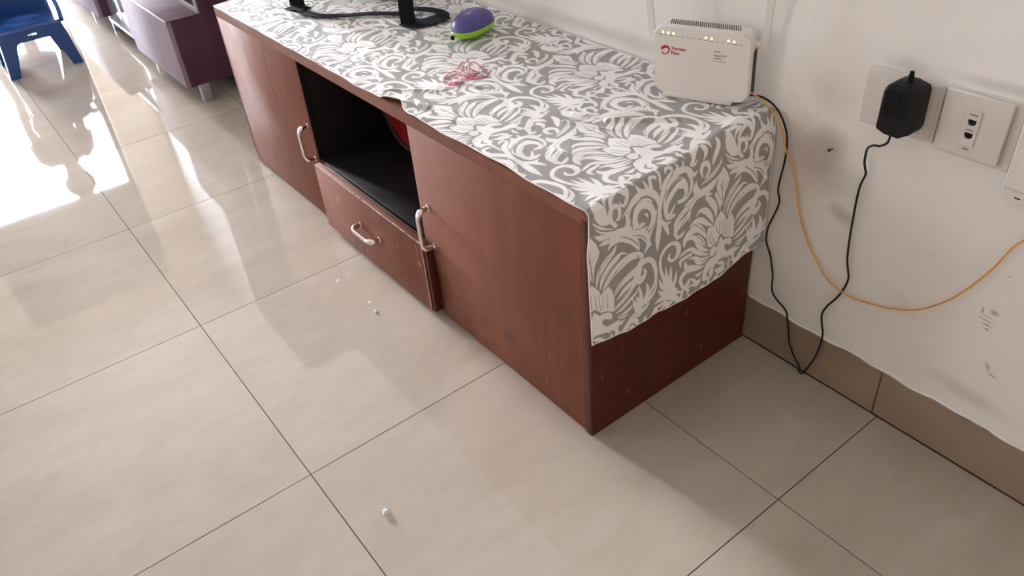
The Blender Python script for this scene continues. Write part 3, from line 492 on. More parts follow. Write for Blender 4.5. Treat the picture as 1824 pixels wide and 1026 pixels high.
# drop part
ye=front_edge(np.zeros(nv))+(back(0)-front_edge(0))*vn
zh=np.interp(ye,ylist,hemz)+.0016*np.sin(ye*55)+.001*np.sin(ye*130+1)
uend=(ztop(ye)-.012-zh)+(-.0072+.012*math.pi/2)
Ud=uend[None,:]*np.linspace(0,1,nd)[1:,None]; Yd=np.broadcast_to(ye,(nd-1,nv))
U=np.vstack([Ug,Ud]); Y=np.vstack([Yt,Yd]); P=cloth_pos(U,Y)
# keep drop off the wall
pat=sample(img,Mi,U*1000+(0,0)[0],Y*1000+(0,0)[1])
nu,nv=U.shape
me=bpy.data.meshes.new('tablecloth')
me.vertices.add(nu*nv); me.vertices.foreach_set('co',P.reshape(-1).astype(np.float32))
ii,jj=np.meshgrid(np.arange(nu-1),np.arange(nv-1),indexing='ij'); a=ii*nv+jj
F=np.stack([a,a+nv,a+nv+1,a+1],-1).reshape(-1)
me.loops.add(len(F)); me.loops.foreach_set('vertex_index',F.astype(np.int32))
me.polygons.add(len(F)//4); me.polygons.foreach_set('loop_start',np.arange(0,len(F),4,dtype=np.int32)); me.polygons.foreach_set('loop_total',np.full(len(F)//4,4,dtype=np.int32))
me.update(calc_edges=True)
at=me.attributes.new('pattern','FLOAT','POINT'); at.data.foreach_set('value',pat.reshape(-1).astype(np.float32))
wv=me.attributes.new('weave','FLOAT_VECTOR','POINT'); wv.data.foreach_set('vector',np.stack([U*900,Y*450,0*U],-1).reshape(-1).astype(np.float32))
me.polygons.foreach_set('use_smooth',np.ones(len(F)//4,bool))
cloth=link('tablecloth',me,M_cloth,None,smooth=False,label='white and grey damask patterned table runner draped over the red-brown cabinet top and end',cat='tablecloth')
def hem(idx,name='hem'):
    pts=P.reshape(-1,3)[idx]; return link(name,tube_mesh(pts,.0011,5),M_hem,cloth)
hem([i*nv for i in range(0,nu,6)]); hem([(nu-1)*nv+j for j in range(0,nv,5)])
hem([i*nv+nv-1 for i in range(0,nu,8)])

# ================= ROUTER =================
def topz(y): return H+.004+.0586*y
rx,ry,rth=-.1987,.3470,.33587
rt=empty('wifi_router',(rx,ry,topz(ry)+.005),rth,label='white upright wifi router with two antennas and lit green lights on the patterned cloth',cat='router')
rt.rotation_euler=(.045,-.012,rth)
rw,rh,rd=.180,.1312,.034
Rx90=Matrix.Rotation(math.pi/2,4,'X')
# body: rounded slab with a foot rail
o=link('body',plate_mesh(rrect(0,rw,.004,rh,.021,8),[],rd,bev=.0035),M_router,rt); o.matrix_local=Matrix.Translation((0,rd/2,0))@Rx90
o=link('front_cover',plate_mesh(rrect(.0015,rw-.0015,.006,rh-.001,.020,8),[],.004,bev=.0012),M_router,rt); o.matrix_local=Matrix.Translation((0,-.0012,0))@Rx90
box('foot',.018,rw-.03,-.004,rd-.010,-.003,.008,M_router,rt,bev=.003)
def onface(me,m,name,x,z,parent=rt,y=-.0034,**k):
    o=link(name,me,m,parent,smooth=False,**k); o.matrix_local=Matrix.Translation((x,y,z))@Rx90; return o
for k,(x,z) in enumerate(((18.8,120.0),(28.9,119.6),(38.6,119.2),(98.3,118.3),(109,118),(139,117.3),(148.9,117))):
    bm=bmesh.new(); bmesh.ops.create_uvsphere(bm,u_segments=10,v_segments=6,radius=.0019)
    o=link('indicator_light',bm_mesh(bm),M_led,rt); o.matrix_local=Matrix.Translation((x/1000,-.0032,z/1000-.001))@Matrix.Diagonal((1,.4,1,1)); 
for k in range(15):
    x=14+ (161-14)*k/14; w=[7,5,6,4.5,5,5,5,4,8,7,4,4,5,10,6][k]; z=115.2-3.2*k/14
    onface(flat_stroke([(-w/2000,0,.0008),(0,0,.0008),(w/2000,0,.0008)]),M_ink,'icon_caption',x/1000,z/1000-.0005)
kx=.0018/18
def crop2loc(p): # logo strokes given in zoom pixels
    return ((p[0]-10)*.000102,-(p[1]-165)*.000090)
lg=[(22,258,14),(35,232,46),(70,205,52),(110,188,44),(150,205,44),(170,245,26),(158,290,24),(125,328,20),(80,348,16),(50,345,16),(42,322,18),(58,300,14),(78,292,8)]
onface(flat_stroke([(*crop2loc(p),p[2]*.0001) for p in lg]),M_red,'logo',.0147,.0955,label='red swirl logo')
onface(text_mesh('Xstream',.0082),M_red,'lettering',.0350,.0888,label='red lettering reading Xstream')
onface(text_mesh('Fiber',.0082),M_red,'lettering',.0345,.0802,label='red lettering reading Fiber')
for (x,z,w,h) in ((.1145,.0950,.012,.0015),(.1142,.0890,.024,.0009),(.1142,.0872,.022,.0009),(.1140,.0830,.017,.0013),(.1138,.0778,.0245,.0008)):
    n=int(w/.0014); 
    for q in range(n):
        ww=.0009 if random.random()<.8 else .0005
        onface(flat_stroke([(0,0,h),(ww/2,0,h),(ww,0,h)]),M_ink,'label_print',x+q*.0014,z)
# vents on the top and on the right side
for k in range(34):
    x=.026+k*.0038; o=box('vent_slot',-.0007,.0007,-.0105,.0105,-.0005,.0005,M_slot,rt,bev=0); o.matrix_local=Matrix.Translation((x,rd/2+.001,rh+.0003))@Matrix.Rotation(.35,4,'Z')
for k in range(20):
    z=.018+k*.0042; o=box('vent_slot',-.0005,.0005,-.0095,.0095,-.0008,.0008,M_slot,rt,bev=0); o.matrix_local=Matrix.Translation((rw+.0003,rd/2,z))@Matrix.Rotation(.35,4,'X')
def antenna(x,z,lean,hgt=.17):
    a=link('antenna',plate_mesh([(-.0068,-.004),(-.004,-.006),(.005,-.006),(.0068,-.003),(.0062,hgt-.006),(.003,hgt),(-.003,hgt),(-.0062,hgt-.006)],[],.006,bev=.0015),M_router,rt)
    a.matrix_local=Matrix.Translation((x,rd/2,z))@Matrix.Rotation(lean,4,'Y')@Rx90; return a
aL=antenna(-.010,.108,-.13); aR=antenna(rw+.0145,.102,.06)
link('hinge',tube_mesh([(-.008,rd/2,.111),(.004,rd/2,.111)],.0048,12),M_router,rt)
o=link('hinge',tube_mesh([(rw-.003,rd/2,.107),(rw+.010,rd/2,.107)],.0062,12),M_router,rt)
for o in rt.children: pass

# ================= WALL PLATES =================
def wl_(x,z,out=0): # wall local (x along wall approx = world x), returns world point
    return (x+math.sin(wyaw)*out, wall_y(x)-out, z)
def wplate(parent,name,x0,x1,z0,z1,out0,out1,m,r=.004,bev=.0012,holes=(),**k):
    me=plate_mesh(rrect(x0,x1,z0,z1,r,4),list(holes),out1-out0,bev=bev)
    o=link(name,me,m,parent,**k); o.matrix_world=Matrix.Translation((0,WY,0))@Matrix.Rotation(wyaw,4,'Z')@Matrix.Translation((0,-(out0+out1)/2,0))@Rx90; return o
s1=empty('power_socket',label='off-white power socket plate on the wall behind the black adapter',cat='socket')
wplate(s1,'mounting_frame',.163,.286,.556,.648,0,.006,M_white,.006)
wplate(s1,'plate',.166,.280,.559,.645,.006,.009,M_white,.006)
wplate(s1,'socket_insert',.190,.268,.568,.632,.009,.013,M_white,.002)
s2=empty('telephone_socket',label='off-white telephone socket plate with two dark jack holes right of the adapter',cat='socket')
jack=lambda cx,cz:[(cx-.006,cz+.004),(cx-.006,cz-.001),(cx-.003,cz-.005),(cx+.003,cz-.005),(cx+.006,cz-.001),(cx+.006,cz+.004)]
wplate(s2,'mounting_frame',.287,.398,.550,.652,0,.004,M_white,.003)
wplate(s2,'plate',.2895,.384,.556,.650,.004,.012,M_white,.003,bev=.002)
wplate(s2,'jack_module',.324,.347,.575,.628,.012,.0145,M_white,.001,bev=.0004,holes=(jack(.3365,.611),jack(.3365,.591)))
wplate(s2,'jack_cavity',.326,.345,.580,.624,.0118,.0124,M_black,.001,bev=0)
for q in ((.332,.6225,.342,.6225),(.332,.5995,.341,.5995),(.334,.5705,.341,.5705)):
    o=link('marking',flat_stroke([(q[0],q[1],.002),((q[0]+q[2])/2,q[1],.002),(q[2],q[1],.002)]),M_base,s2,smooth=False); o.matrix_world=Matrix.Translation((0,WY-.0147,0))@Matrix.Rotation(wyaw,4,'Z')@Rx90
s3=empty('switch_box',label='tall off-white surface switch box at the right edge beside the telephone socket',cat='switch box')
wplate(s3,'housing',.404,.55,.520,.660,0,.022,M_white,.003,bev=.002)
wplate(s3,'lower_lip',.406,.55,.521,.538,.022,.0235,M_white,.002,bev=.0005)
wplate(s3,'cover',.406,.55,.542,.657,.022,.028,M_white,.003,bev=.002)
wplate(s3,'screw_slot',.424,.432,.5285,.5305,.0235,.0242,M_slot,.0005,bev=0)
# nail
nl=empty('wall_nail',wl_(.124,.489),label='small dark nail stub sticking out of the wall left below the adapter',cat='nail')
o=link('shank',tube_mesh([(0,.002,0),(.001,-.012,.002)],.0012,8),M_slot,nl); o=link('head',tube_mesh([(.001,-.011,.002),(.0015,-.0135,.0025)],.0028,10),M_slot,nl)

# ================= POWER ADAPTER =================
ad=empty('power_adapter',label='black ribbed power adapter plugged into the left wall socket',cat='adapter')
bm=bmesh.new()
prof=[(-.026,-.030),(-.030,.022),(-.020,.044),(.020,.044),(.030,.030),(.030,-.026),(.010,-.046),(-.020,-.044)]
me=plate_mesh([(-.0275,-.034),(-.026,-.0385),(-.012,-.0435),(.010,-.044),(.026,-.033),(.0285,-.026),(.0275,.028),(.0245,.036),(.006,.0405),(-.012,.040),(-.0225,.032),(-.0265,.022)],[],.036,bev=.003)
AM=Matrix.Translation(wl_(.243,.6125,.031))@Matrix.Rotation(wyaw,4,'Z')@Rx90
o=link('body',me,M_black,ad); o.matrix_world=AM
for k in range(8):
    o=box('rib',-.0009,.0009,-.019,.021,-.0005,.0005,M_black,ad,bev=.0003); o.matrix_world=AM@Matrix.Translation((-.020+k*.0044,.006,.0183))
P_=[np.array((.003,.040+ k*.0018,.004)) for k in range(10)]
o=link('strain_relief',tube_mesh(P_,[.0062-.0003*k-(.0012 if k%2 else 0) for k in range(10)],10),M_black,ad); o.matrix_world=AM
o=link('plug_base',plate_mesh(rrect(-.018,.018,-.03,.03,.004),[],.012),M_black,ad); o.matrix_world=AM@Matrix.Translation((0,0,-.0205))
# ---- cords
def wallcord(name,pts,r,m,off,seg=8,n=7,wig=None,**k):
    P=[]
    for p in pts:
        x,z=p[0],p[1]; o_=p[2] if len(p)>2 else off
        P.append(wl_(x,z,o_))
    P=smoothpath(P,n); return link(name,tube_mesh(P,r,seg),m,None,**k)
cord=[(-.052,.549,.052),(-.041,.549,.036),(-.013,.547,.020),(.014,.530,.012),(.034,.500,.010),(.041,.470,.009),(.041,.436,.009),(.0365,.395,.009),(.0365,.375,.009),(.0415,.360,.009),(.041,.343,.009),(.030,.305,.009),(.0255,.286,.009),(.0265,.259,.009),(.040,.232,.009),(.045,.216,.009),(.052,.190,.009),(.0565,.156,.010),(.070,.140,.010),(.094,.126,.010),(.104,.10,.011),(.111,.075,.012),(.117,.058,.014),(.135,.036,.018),(.150,.024,.020),(.1525,.0185,.021),(.151,.0135,.021),(.156,.0105,.022),(.163,.013,.022),(.174,.045,.018),(.180,.075,.014),(.1815,.098,.012),(.181,.122,.011),(.1745,.142,.010),(.171,.163,.010),(.177,.185,.009),(.192,.213,.009),(.202,.240,.009),(.206,.262,.009),(.2045,.274,.009),(.2000,.288,.009),(.196,.305,.009),(.1925,.345,.009),(.1905,.396,.009),(.190,.430,.009),(.1915,.452,.009),(.1965,.472,.010),(.1935,.482,.010),(.190,.493,.010),(.1905,.508,.012),(.195,.522,.018),(.207,.534,.026),(.222,.541,.033),(.234,.552,.036),(.236,.568,.036)]
wallcord('adapter_cable',cord,.0019,M_blackcable,.009,label='thin kinked black cable hanging from router to skirting and back up to the adapter',cat='cord')
fib=[(-.050,.566,.044),(-.042,.560,.038),(-.008,.544,.026),(.020,.516,.017),(.034,.490,.015),(.042,.469,.015),(.053,.445,.012),(.062,.421,.006),(.072,.392,.006),(.082,.359,.006),(.098,.322,.006),(.118,.290,.006),(.139,.266,.006),(.162,.250,.012),(.192,.238,.0145),(.223,.233,.012),(.262,.236,.006),(.297,.247,.006),(.341,.273,.006),(.385,.324,.006),(.420,.392,.006),(.448,.462,.006),(.50,.50,.008),(.62,.509,.008)]
wallcord('fibre_cable',fib,.0015,M_fiber,.006,label='thin orange-yellow cable looping across the wall from the router to the right',cat='cable')

# ================= THINGS ON THE CLOTH =================
cz=empty('zip_case',(-.748,.318,topz(.318)+.002),math.radians(114),label='small oval zip case with purple lid and lime green base on the patterned cloth',cat='case')
def super_shell(a,b,h0,h1,z0,z1,prof,name,m,seg=48,rings=14):
    V=[];F=[]
    for i in range(rings+1):
        t=i/rings; rr,z=prof(t)
        for k in range(seg):
            th=2*math.pi*k/seg; e=.86; cx=math.copysign(abs(math.cos(th))**e,math.cos(th)); sy=math.copysign(abs(math.sin(th))**e,math.sin(th))
            V.append((a*rr*cx,b*rr*sy*(1+.12*cx),z))
    for i in range(rings):
        for k in range(seg): F.append((i*seg+k,i*seg+(k+1)%seg,(i+1)*seg+(k+1)%seg,(i+1)*seg+k))
    F.append(tuple(range(seg))[::-1]); F.append(tuple(range(rings*seg,(rings+1)*seg)))
    me=bpy.data.meshes.new(name); me.from_pydata(V,[],F); me.update(); return link(name,me,m,cz)
A_,B_=.064,.041
super_shell(A_,B_,0,0,0,0,lambda t:(math.cos((1-t)*1.25)**.6 ,.001+.016*t),'base',M_green)
super_shell(A_,B_,0,0,0,0,lambda t:(1.0+.012*math.sin(math.pi*t),.017+.006*t),'zip_band',M_green,rings=4)
super_shell(A_*.985,B_*.975,0,0,0,0,lambda t:(max(.02,math.cos(t*1.5)**.62),.0225+.031*math.sin(t*1.5)),'lid',M_purple)
link('zip_teeth',tube_mesh([(A_*1.012*math.copysign(abs(math.cos(t))**.86,math.cos(t)),B_*1.012*math.copysign(abs(math.sin(t))**.86,math.sin(t))*(1+.12*math.cos(t)),.020) for t in np.linspace(0,2*math.pi,60)],.0008,5),M_green,cz)
box('zip_pull',-.0665,-.059,.012,.021,.006,.016,M_black,cz,bev=.003)
scr=[(-.030,.010,.002),(-.026,-.004,.003),(-.020,-.008,.002),(-.018,.006,.002),(-.016,-.014,.003),(-.010,.004,.002),(-.006,-.004,.002),(-.002,.004,.002),(.002,-.004,.002),(.006,.004,.002),(.010,-.004,.002),(.014,.004,.002),(.020,-.002,.0025)]
mk=flat_stroke([(p[0],p[1]*.7,p[2]*.8) for p in scr])
for v in mk.vertices:
    rr=math.hypot(v.co.x/(A_*.985),v.co.y/(B_*.975)); c=max(0,1-rr**(2/.62*1)) if rr<1 else 0
    t=math.acos(min(1,max(.0,rr))**(1/.62)) if rr>0 else 1.5
    v.co.z=.0225+.031*math.sin(min(t,1.5))+.0006
link('script_print',mk,M_silver,cz,smooth=False)
# pink tangle
tg=empty('cord_tangle',(-.56,.165,topz(.165)),label='small pink and white cord tangle with pale bead lying before the zip case',cat='cord')
def tl(pts,r,m,name,n=8):
    r=np.asarray(r)*1.25 if name=='strand' else r
    P=smoothpath([(p[0],p[1],p[2]+.0586*p[1]) for p in pts],n); return link(name,tube_mesh(P,r,6),m,tg)
tl([(-0.0253, -0.0397, 0.0017), (-0.0346, -0.0316, 0.0017), (-0.046, -0.0184, 0.0017), (-0.0505, -0.0042, 0.0017), (-0.048, 0.0042, 0.0017), (-0.0378, 0.0021, 0.0032), (-0.0264, 0.0006, 0.0032), (-0.0157, 0.0004, 0.0022), (-0.0101, 0.0038, 0.0017)],0.00085,M_pink,'strand')
tl([(-0.0527, 0.0075, 0.0017), (-0.0552, 0.0167, 0.0017), (-0.0521, 0.0186, 0.0042), (-0.0559, 0.0247, 0.0082), (-0.0556, 0.0304, 0.0102), (-0.0523, 0.0328, 0.0102), (-0.0482, 0.0286, 0.0072), (-0.044, 0.0224, 0.0042), (-0.0385, 0.0164, 0.0022)],0.00085,M_pink,'strand')
tl([(-0.0421, 0.0088, 0.0032), (-0.0312, 0.0058, 0.0032), (-0.0172, 0.0015, 0.0022), (-0.0063, 0.0014, 0.0032), (-0.0028, 0.0055, 0.0042), (-0.0113, 0.0164, 0.0062), (-0.0233, 0.0261, 0.0082), (-0.0346, 0.0344, 0.0102), (-0.0357, 0.0419, 0.0112), (-0.0311, 0.047, 0.0102), (-0.0206, 0.0493, 0.0062), (-0.0052, 0.0491, 0.0032), (0.0132, 0.0457, 0.0022)],0.00085,M_pink,'strand')
tl([(-0.028, 0.0213, 0.0032), (-0.0351, 0.0276, 0.0062), (-0.0377, 0.0328, 0.0092), (-0.0327, 0.032, 0.0092), (-0.0225, 0.0273, 0.0072), (-0.015, 0.0281, 0.0042), (-0.0085, 0.0297, 0.0022), (-0.0053, 0.0321, 0.0022)],0.00085,M_pink,'strand')
tl([(-0.0027, 0.0015, 0.0022), (0.0065, 0.0034, 0.0032), (0.0082, 0.0132, 0.0032), (0.005, 0.0238, 0.0032), (0.0001, 0.0338, 0.0022)],0.00085,M_pink,'strand')
tl([(0.0038, -0.0022, 0.0022), (0.0116, 0.0014, 0.0022), (0.0218, 0.0079, 0.0022), (0.0273, 0.0177, 0.0017), (0.0296, 0.029, 0.0017), (0.0267, 0.0376, 0.0017), (0.0249, 0.0428, 0.0032)],0.00085,M_pink,'strand')
tl([(-0.0021, 0.0114, 0.0042), (-0.0017, 0.0204, 0.0042), (0.0073, 0.0212, 0.0032), (0.0121, 0.0103, 0.0022), (0.0129, 0.0024, 0.0022)],0.00085,M_pink,'strand')
tl([(0.0052, -0.0231, 0.0032), (0.0045, -0.0299, 0.0032), (0.0066, -0.0368, 0.0032), (-0.001, -0.0368, 0.0042), (-0.0003, -0.042, 0.0032), (-0.0033, -0.0436, 0.0022), (0.0034, -0.0428, 0.0022), (0.0055, -0.037, 0.0022), (0.0117, -0.0386, 0.0022), (0.0109, -0.0308, 0.0022), (0.0075, -0.0256, 0.0032)],0.00085,M_pink,'strand')
tl([(-0.0051, -0.0351, 0.0032), (-0.0135, -0.0292, 0.0042), (-0.0171, -0.0212, 0.0042), (-0.0134, -0.0157, 0.0032), (-0.009, -0.0124, 0.0032)],0.00085,M_pink,'strand')
tl([(-0.0514, 0.0086, 0.0032), (-0.0422, 0.0081, 0.0042), (-0.024, 0.0083, 0.0042), (-0.0242, 0.0169, 0.0042), (-0.0217, 0.0219, 0.0062), (-0.0292, 0.0285, 0.0082), (-0.0394, 0.0332, 0.0102), (-0.0422, 0.0379, 0.0102)],0.0007,M_whitecord,'strand')
tl([(-0.0105, -0.0019, 0.0052), (-0.0107, 0.0066, 0.0052), (-0.0101, 0.0136, 0.0052), (0.0008, 0.0151, 0.0052), (0.0004, 0.0263, 0.0042), (-0.0003, 0.0351, 0.0032)],0.0007,M_whitecord,'strand')
tl([(-0.0206, -0.0254, 0.0032), (-0.0196, -0.016, 0.0032), (-0.0184, -0.0086, 0.0032), (-0.011, -0.0047, 0.0022)],0.0007,M_whitecord,'strand')
tl([(0.0147, 0.0446, 0.0022), (0.0199, 0.0456, 0.0032), (0.0239, 0.0482, 0.0022)],0.0007,M_whitecord,'strand')
tl([(-0.0238, -0.0407, 0.0017), (-0.0222, -0.0427, 0.0017), (-0.0206, -0.0447, 0.0017)],0.0007,M_whitecord,'strand')
tl([(0.0054, -0.0221, 0.0052), (0.0116, -0.0181, 0.0062), (0.0129, -0.0108, 0.0062)],[.0015+.0045*math.sin(math.pi*k/16) for k in range(17)],M_palepink,'bead')

# backpack (only straps in the frame)
bp=empty('black_backpack',(-1.22,.34,topz(.34)+.003),label='black bag standing on the cloth near the wall with webbing straps lying in front',cat='bag')
bm=bmesh.new(); box_bm(bm,-.17,.10,-.035,.072,.003,.34,.03,4)
me=bm_mesh(bm); o=link('body',me,M_web,bp)
def ribbon(pts,w,th=.0022,name='strap',parent=None,n=8,**k):
    """pts rows: x,y,z, width-dir x,y,z ; world coords"""
    P=smoothpath(pts,n); V=[];F=[]
    for i,p in enumerate(P):
        c=p[:3]; d=p[3:6]/np.linalg.norm(p[3:6]); a=P[max(i-1,0)][:3]; b=P[min(i+1,len(P)-1)][:3]; t=(b-a)/np.linalg.norm(b-a); d=d-t*(d@t); d/=np.linalg.norm(d); nn=np.cross(t,d)
        for s,q in ((-1,-1),(1,-1),(1,1),(-1,1)): V.append(tuple(c+d*w/2*s+nn*th/2*q))
    for i in range(len(P)-1):
        for k2 in range(4): F.append((i*4+k2,i*4+(k2+1)%4,(i+1)*4+(k2+1)%4,(i+1)*4+k2))
    F.append((3,2,1,0)); e=(len(P)-1)*4; F.append((e,e+1,e+2,e+3))
    me=bpy.data.meshes.new(name); me.from_pydata(V,[],F); me.update(); o=link(name,me,M_web,parent,smooth=False); o.matrix_parent_inverse=parent.matrix_world.inverted() if False else Matrix.Translation(-Vector(parent.location)); return o
ribbon([[-0.9351, 0.2555, 0.523, 0.61, 0.79, 0.0], [-0.9351, 0.2555, 0.533, 0.61, 0.79, 0.0], [-0.9371, 0.2575, 0.583, 0.61, 0.79, 0.0], [-0.9451, 0.2755, 0.723, 0.61, 0.79, 0.0], [-0.9551, 0.2855, 0.863, 0.61, 0.79, 0.0]],.037,parent=bp)
ribbon([[-1.3328, 0.1432, 0.5164, 0.61, 0.79, 0.0], [-1.3328, 0.1432, 0.5364, 0.61, 0.79, 0.0], [-1.3328, 0.1532, 0.5964, 0.61, 0.79, 0.0], [-1.3128, 0.2232, 0.8464, 0.61, 0.79, 0.0]],.040,parent=bp)
ribbon([[-0.9502, 0.2622, 0.5264, 0.1102, -0.9939, -0.0582], [-0.9189, 0.2656, 0.5266, 0.5551, -0.8324, -0.0488], [-0.9044, 0.2926, 0.5281, 0.9507, -0.3149, -0.0185], [-0.8985, 0.3271, 0.5302, 0.9937, -0.1265, -0.0074], [-0.8983, 0.3404, 0.5309, 1.0016, -0.0147, -0.0009]],.052,parent=bp)
ribbon([[-0.8904, 0.3336, 0.5315, 0.4953, 0.8588, 0.0503], [-0.9032, 0.3408, 0.534, 0.1645, 0.9812, 0.0575], [-0.9291, 0.3398, 0.5359, -0.1853, 0.9814, 0.0575], [-0.9603, 0.3299, 0.5363, -0.4087, 0.9125, 0.0535], [-0.9875, 0.3136, 0.5364, -0.6479, 0.7624, 0.0447], [-0.9989, 0.2971, 0.5354, -0.8242, 0.5683, 0.0333]],.024,parent=bp)
ribbon([[-1.3175, 0.117, 0.5199, 0.2648, -0.9629, -0.0564], [-1.2825, 0.1267, 0.5184, 0.1881, -0.982, -0.0575], [-1.2266, 0.1345, 0.5189, 0.2581, -0.9662, -0.0566], [-1.1841, 0.1529, 0.52, 0.5193, -0.8551, -0.0501], [-1.1318, 0.1918, 0.5222, 0.6483, -0.7624, -0.0447], [-1.088, 0.2343, 0.5247, 0.6237, -0.7825, -0.0459], [-1.0337, 0.2698, 0.5268, 0.519, -0.8553, -0.0501], [-0.9928, 0.292, 0.5281, 0.4777, -0.879, -0.0515]],.021,parent=bp)
ribbon([[-1.3301, 0.1187, 0.523, 0.1907, -0.9795, -0.0574], [-1.3154, 0.1216, 0.5221, 0.4586, -0.8866, -0.052], [-1.3035, 0.1325, 0.5218, 0.3814, -0.9223, -0.054], [-1.2731, 0.1392, 0.5202, 0.2114, -0.9754, -0.0572]],.036,parent=bp)

# red tin on the shelf
tn=empty('red_tin',(-.93,.20,.2008),label='red round tin with dark lettering standing on edge inside the open cabinet shelf',cat='tin')
R_=.118
o=link('body',tube_mesh([(0,.06,R_),(0,.004,R_),(0,.0,R_)],[R_,R_,R_-.003],56),M_tinred,tn)
o=link('rim',tube_mesh([(math.cos(t)*(R_-.007),-.001,R_+math.sin(t)*(R_-.007)) for t in np.linspace(0,2*math.pi,60)],.0068,8),M_rim,tn)
for st in ([(.035,.060,.006),(.045,.085,.006),(.052,.060,.006),(.062,.090,.006),(.070,.062,.006)],[(.035,.045,.006),(.060,.050,.006),(.040,.028,.006),(.068,.034,.006)],[(-.01,.10,.005),(.0,.06,.005)]):
    o=link('lettering',flat_stroke(st),M_rim,tn,smooth=False); o.matrix_local=Matrix.Translation((-.035,-.0015,.012))@Rx90

# ================= SECOND CABINET =================
u2=empty('tv_wall_unit',(-2.88,0,0),label='maroon wall unit on short steel feet with frosted glass section, left of the long cabinet',cat='cabinet')
def b2(name,x0,x1,y0,y1,z0,z1,m,bev=.0015,par=None,**k):
    o=box(name,x0+2.88,x1+2.88,y0,y1,z0,z1,m,u2 if par is None else par,bev=bev,**k); return o
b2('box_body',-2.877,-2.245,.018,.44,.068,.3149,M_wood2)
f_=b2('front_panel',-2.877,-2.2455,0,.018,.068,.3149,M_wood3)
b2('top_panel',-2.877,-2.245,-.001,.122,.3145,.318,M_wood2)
b2('front_edge_band',-2.877,-2.245,-.002,.004,.3135,.3186,M_edge2,bev=.0006)
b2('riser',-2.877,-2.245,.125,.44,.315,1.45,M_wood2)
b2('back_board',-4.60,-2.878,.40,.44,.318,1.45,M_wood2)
b2('riser_edge_band',-2.262,-2.2446,.120,.127,.318,1.45,M_edge2,bev=.0006)
b2('riser_kick_band',-2.877,-2.262,.120,.127,.318,.336,M_edge2,bev=.0006)
b2('middle_carcass',-3.49,-2.877,.065,.44,.056,.30,M_dark)
b2('glass_rail',-3.49,-2.878,.038,.064,.055,.072,M_edge2)
b2('glass_rail',-3.49,-2.878,.038,.064,.294,.312,M_edge2)
b2('glass_door',-3.20,-2.880,.046,.050,.073,.293,M_glass,bev=.0005)
b2('glass_door',-3.488,-3.17,.054,.058,.073,.293,M_glass,bev=.0005)
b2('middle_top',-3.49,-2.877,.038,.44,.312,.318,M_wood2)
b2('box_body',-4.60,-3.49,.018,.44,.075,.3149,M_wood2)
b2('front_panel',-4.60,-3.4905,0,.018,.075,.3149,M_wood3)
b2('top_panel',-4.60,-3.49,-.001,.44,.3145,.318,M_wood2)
for x in (-2.27,-2.86,-3.52,-3.95,-4.56):
    for y in (.05,.38):
        b2('foot',x-.0,x+.036,y-.004,y+.030,0.0,.0705,M_steel,bev=.002)
cb=link('floor_cable',tube_mesh(smoothpath([(-2.75,.30,.006),(-2.45,.26,.006),(-2.25,.20,.012),(-2.12,.17,.022),(-1.98,.21,.02),(-1.85,.30,.008),(-1.72,.38,.006)],8),.0065,8),M_blackcable,None,label='thick black cable on the floor between the two cabinets',cat='cable')
# ================= CHILD CHAIR =================
ch=empty('child_chair',(-3.28,-.335,0),label='small blue plastic child chair with arched front on the glossy floor near the bright door',cat='chair')
def panel(name,outline,holes,thick,O,X,Y,m=M_blue,bev=.002,par=ch):
    X=Vector(X).normalized();Y=Vector(Y).normalized();Z=X.cross(Y)
    o=link(name,plate_mesh(outline,holes,thick,bev=bev),m,par); o.matrix_basis=frame(O,X,Y,Z); o.matrix_parent_inverse=Matrix.Translation(-Vector(par.location)); return o
def arch(w0,w1,h,top0,top1,hh): # leg panel outline
    return
fo=[(-.150,0),(-.149,.006),(-.132,.150),(-.124,.178),(-.112,.188),(.112,.188),(.124,.178),(.132,.150),(.149,.006),(.150,0),(.108,0),(.107,.006)]
inner=[(.076,.120),(.070,.132),(.058,.138),(-.058,.138),(-.070,.132),(-.076,.120),(-.107,.006),(-.108,0)]
panel('front_panel',fo+inner,[rrect(-.018,.018,.158,.165,.003,3)],.008,(-3.155,-.335,0),(0,1,0),(0,0,1))
panel('back_panel',fo+inner,[],.008,(-3.42,-.335,0),(0,1,0),(0,0,1))
for y,s in ((-.200,1),(-.470,-1)):
    so=[(x*.92,z) for x,z in fo+inner]
    panel('side_panel',so,[],.008,(-3.2875,y+.008*s,0),(1,0,0),(0,-.10*s,1))
seat=panel('seat',rrect(-.128,.128,-.130,.130,.03),[],.010,(-3.2875,-.335,.187),(1,0,0),(0,1,0),bev=.003)
for r in (.018,.036,.054,.072):
    o=link('seat_ring',tube_mesh([(-3.2875+math.cos(t)*r,-.335+math.sin(t)*r,.1925) for t in np.linspace(0,2*math.pi,40)],.0018,6),M_bluel,ch); o.matrix_parent_inverse=Matrix.Translation(-Vector(ch.location))
# curved backrest and arms
bk=[]
V=[];F=[];n=24
for i in range(n+1):
    t=-1+2*i/n; y=-.335+.132*t; x=-3.425+.05*abs(t)**3; zt=.345-.05*abs(t)**3
    for (dx,z) in ((0,.186),(0,zt),(.008,zt),(.008,.186)): V.append((x+dx,y,z))
for i in range(n):
    for k in range(4): F.append((i*4+k,i*4+(k+1)%4,(i+1)*4+(k+1)%4,(i+1)*4+k))
F+= [(3,2,1,0),(n*4,n*4+1,n*4+2,n*4+3)]
me=bpy.data.meshes.new('backrest'); me.from_pydata(V,[],F); me.update(); o=link('backrest',me,M_blue,ch); o.matrix_parent_inverse=Matrix.Translation(-Vector(ch.location))
for s in (1,-1):
    y=-.335+.132*s
    P_=smoothpath([(-3.39,y-.004*s,.300),(-3.34,y+.006*s,.292),(-3.27,y+.010*s,.268),(-3.205,y+.008*s,.232),(-3.165,y,.190)],6)
    o=link('armrest',tube_mesh(P_,.017,12,squash=((0,1,0),.5)),M_blue,ch); o.matrix_parent_inverse=Matrix.Translation(-Vector(ch.location))
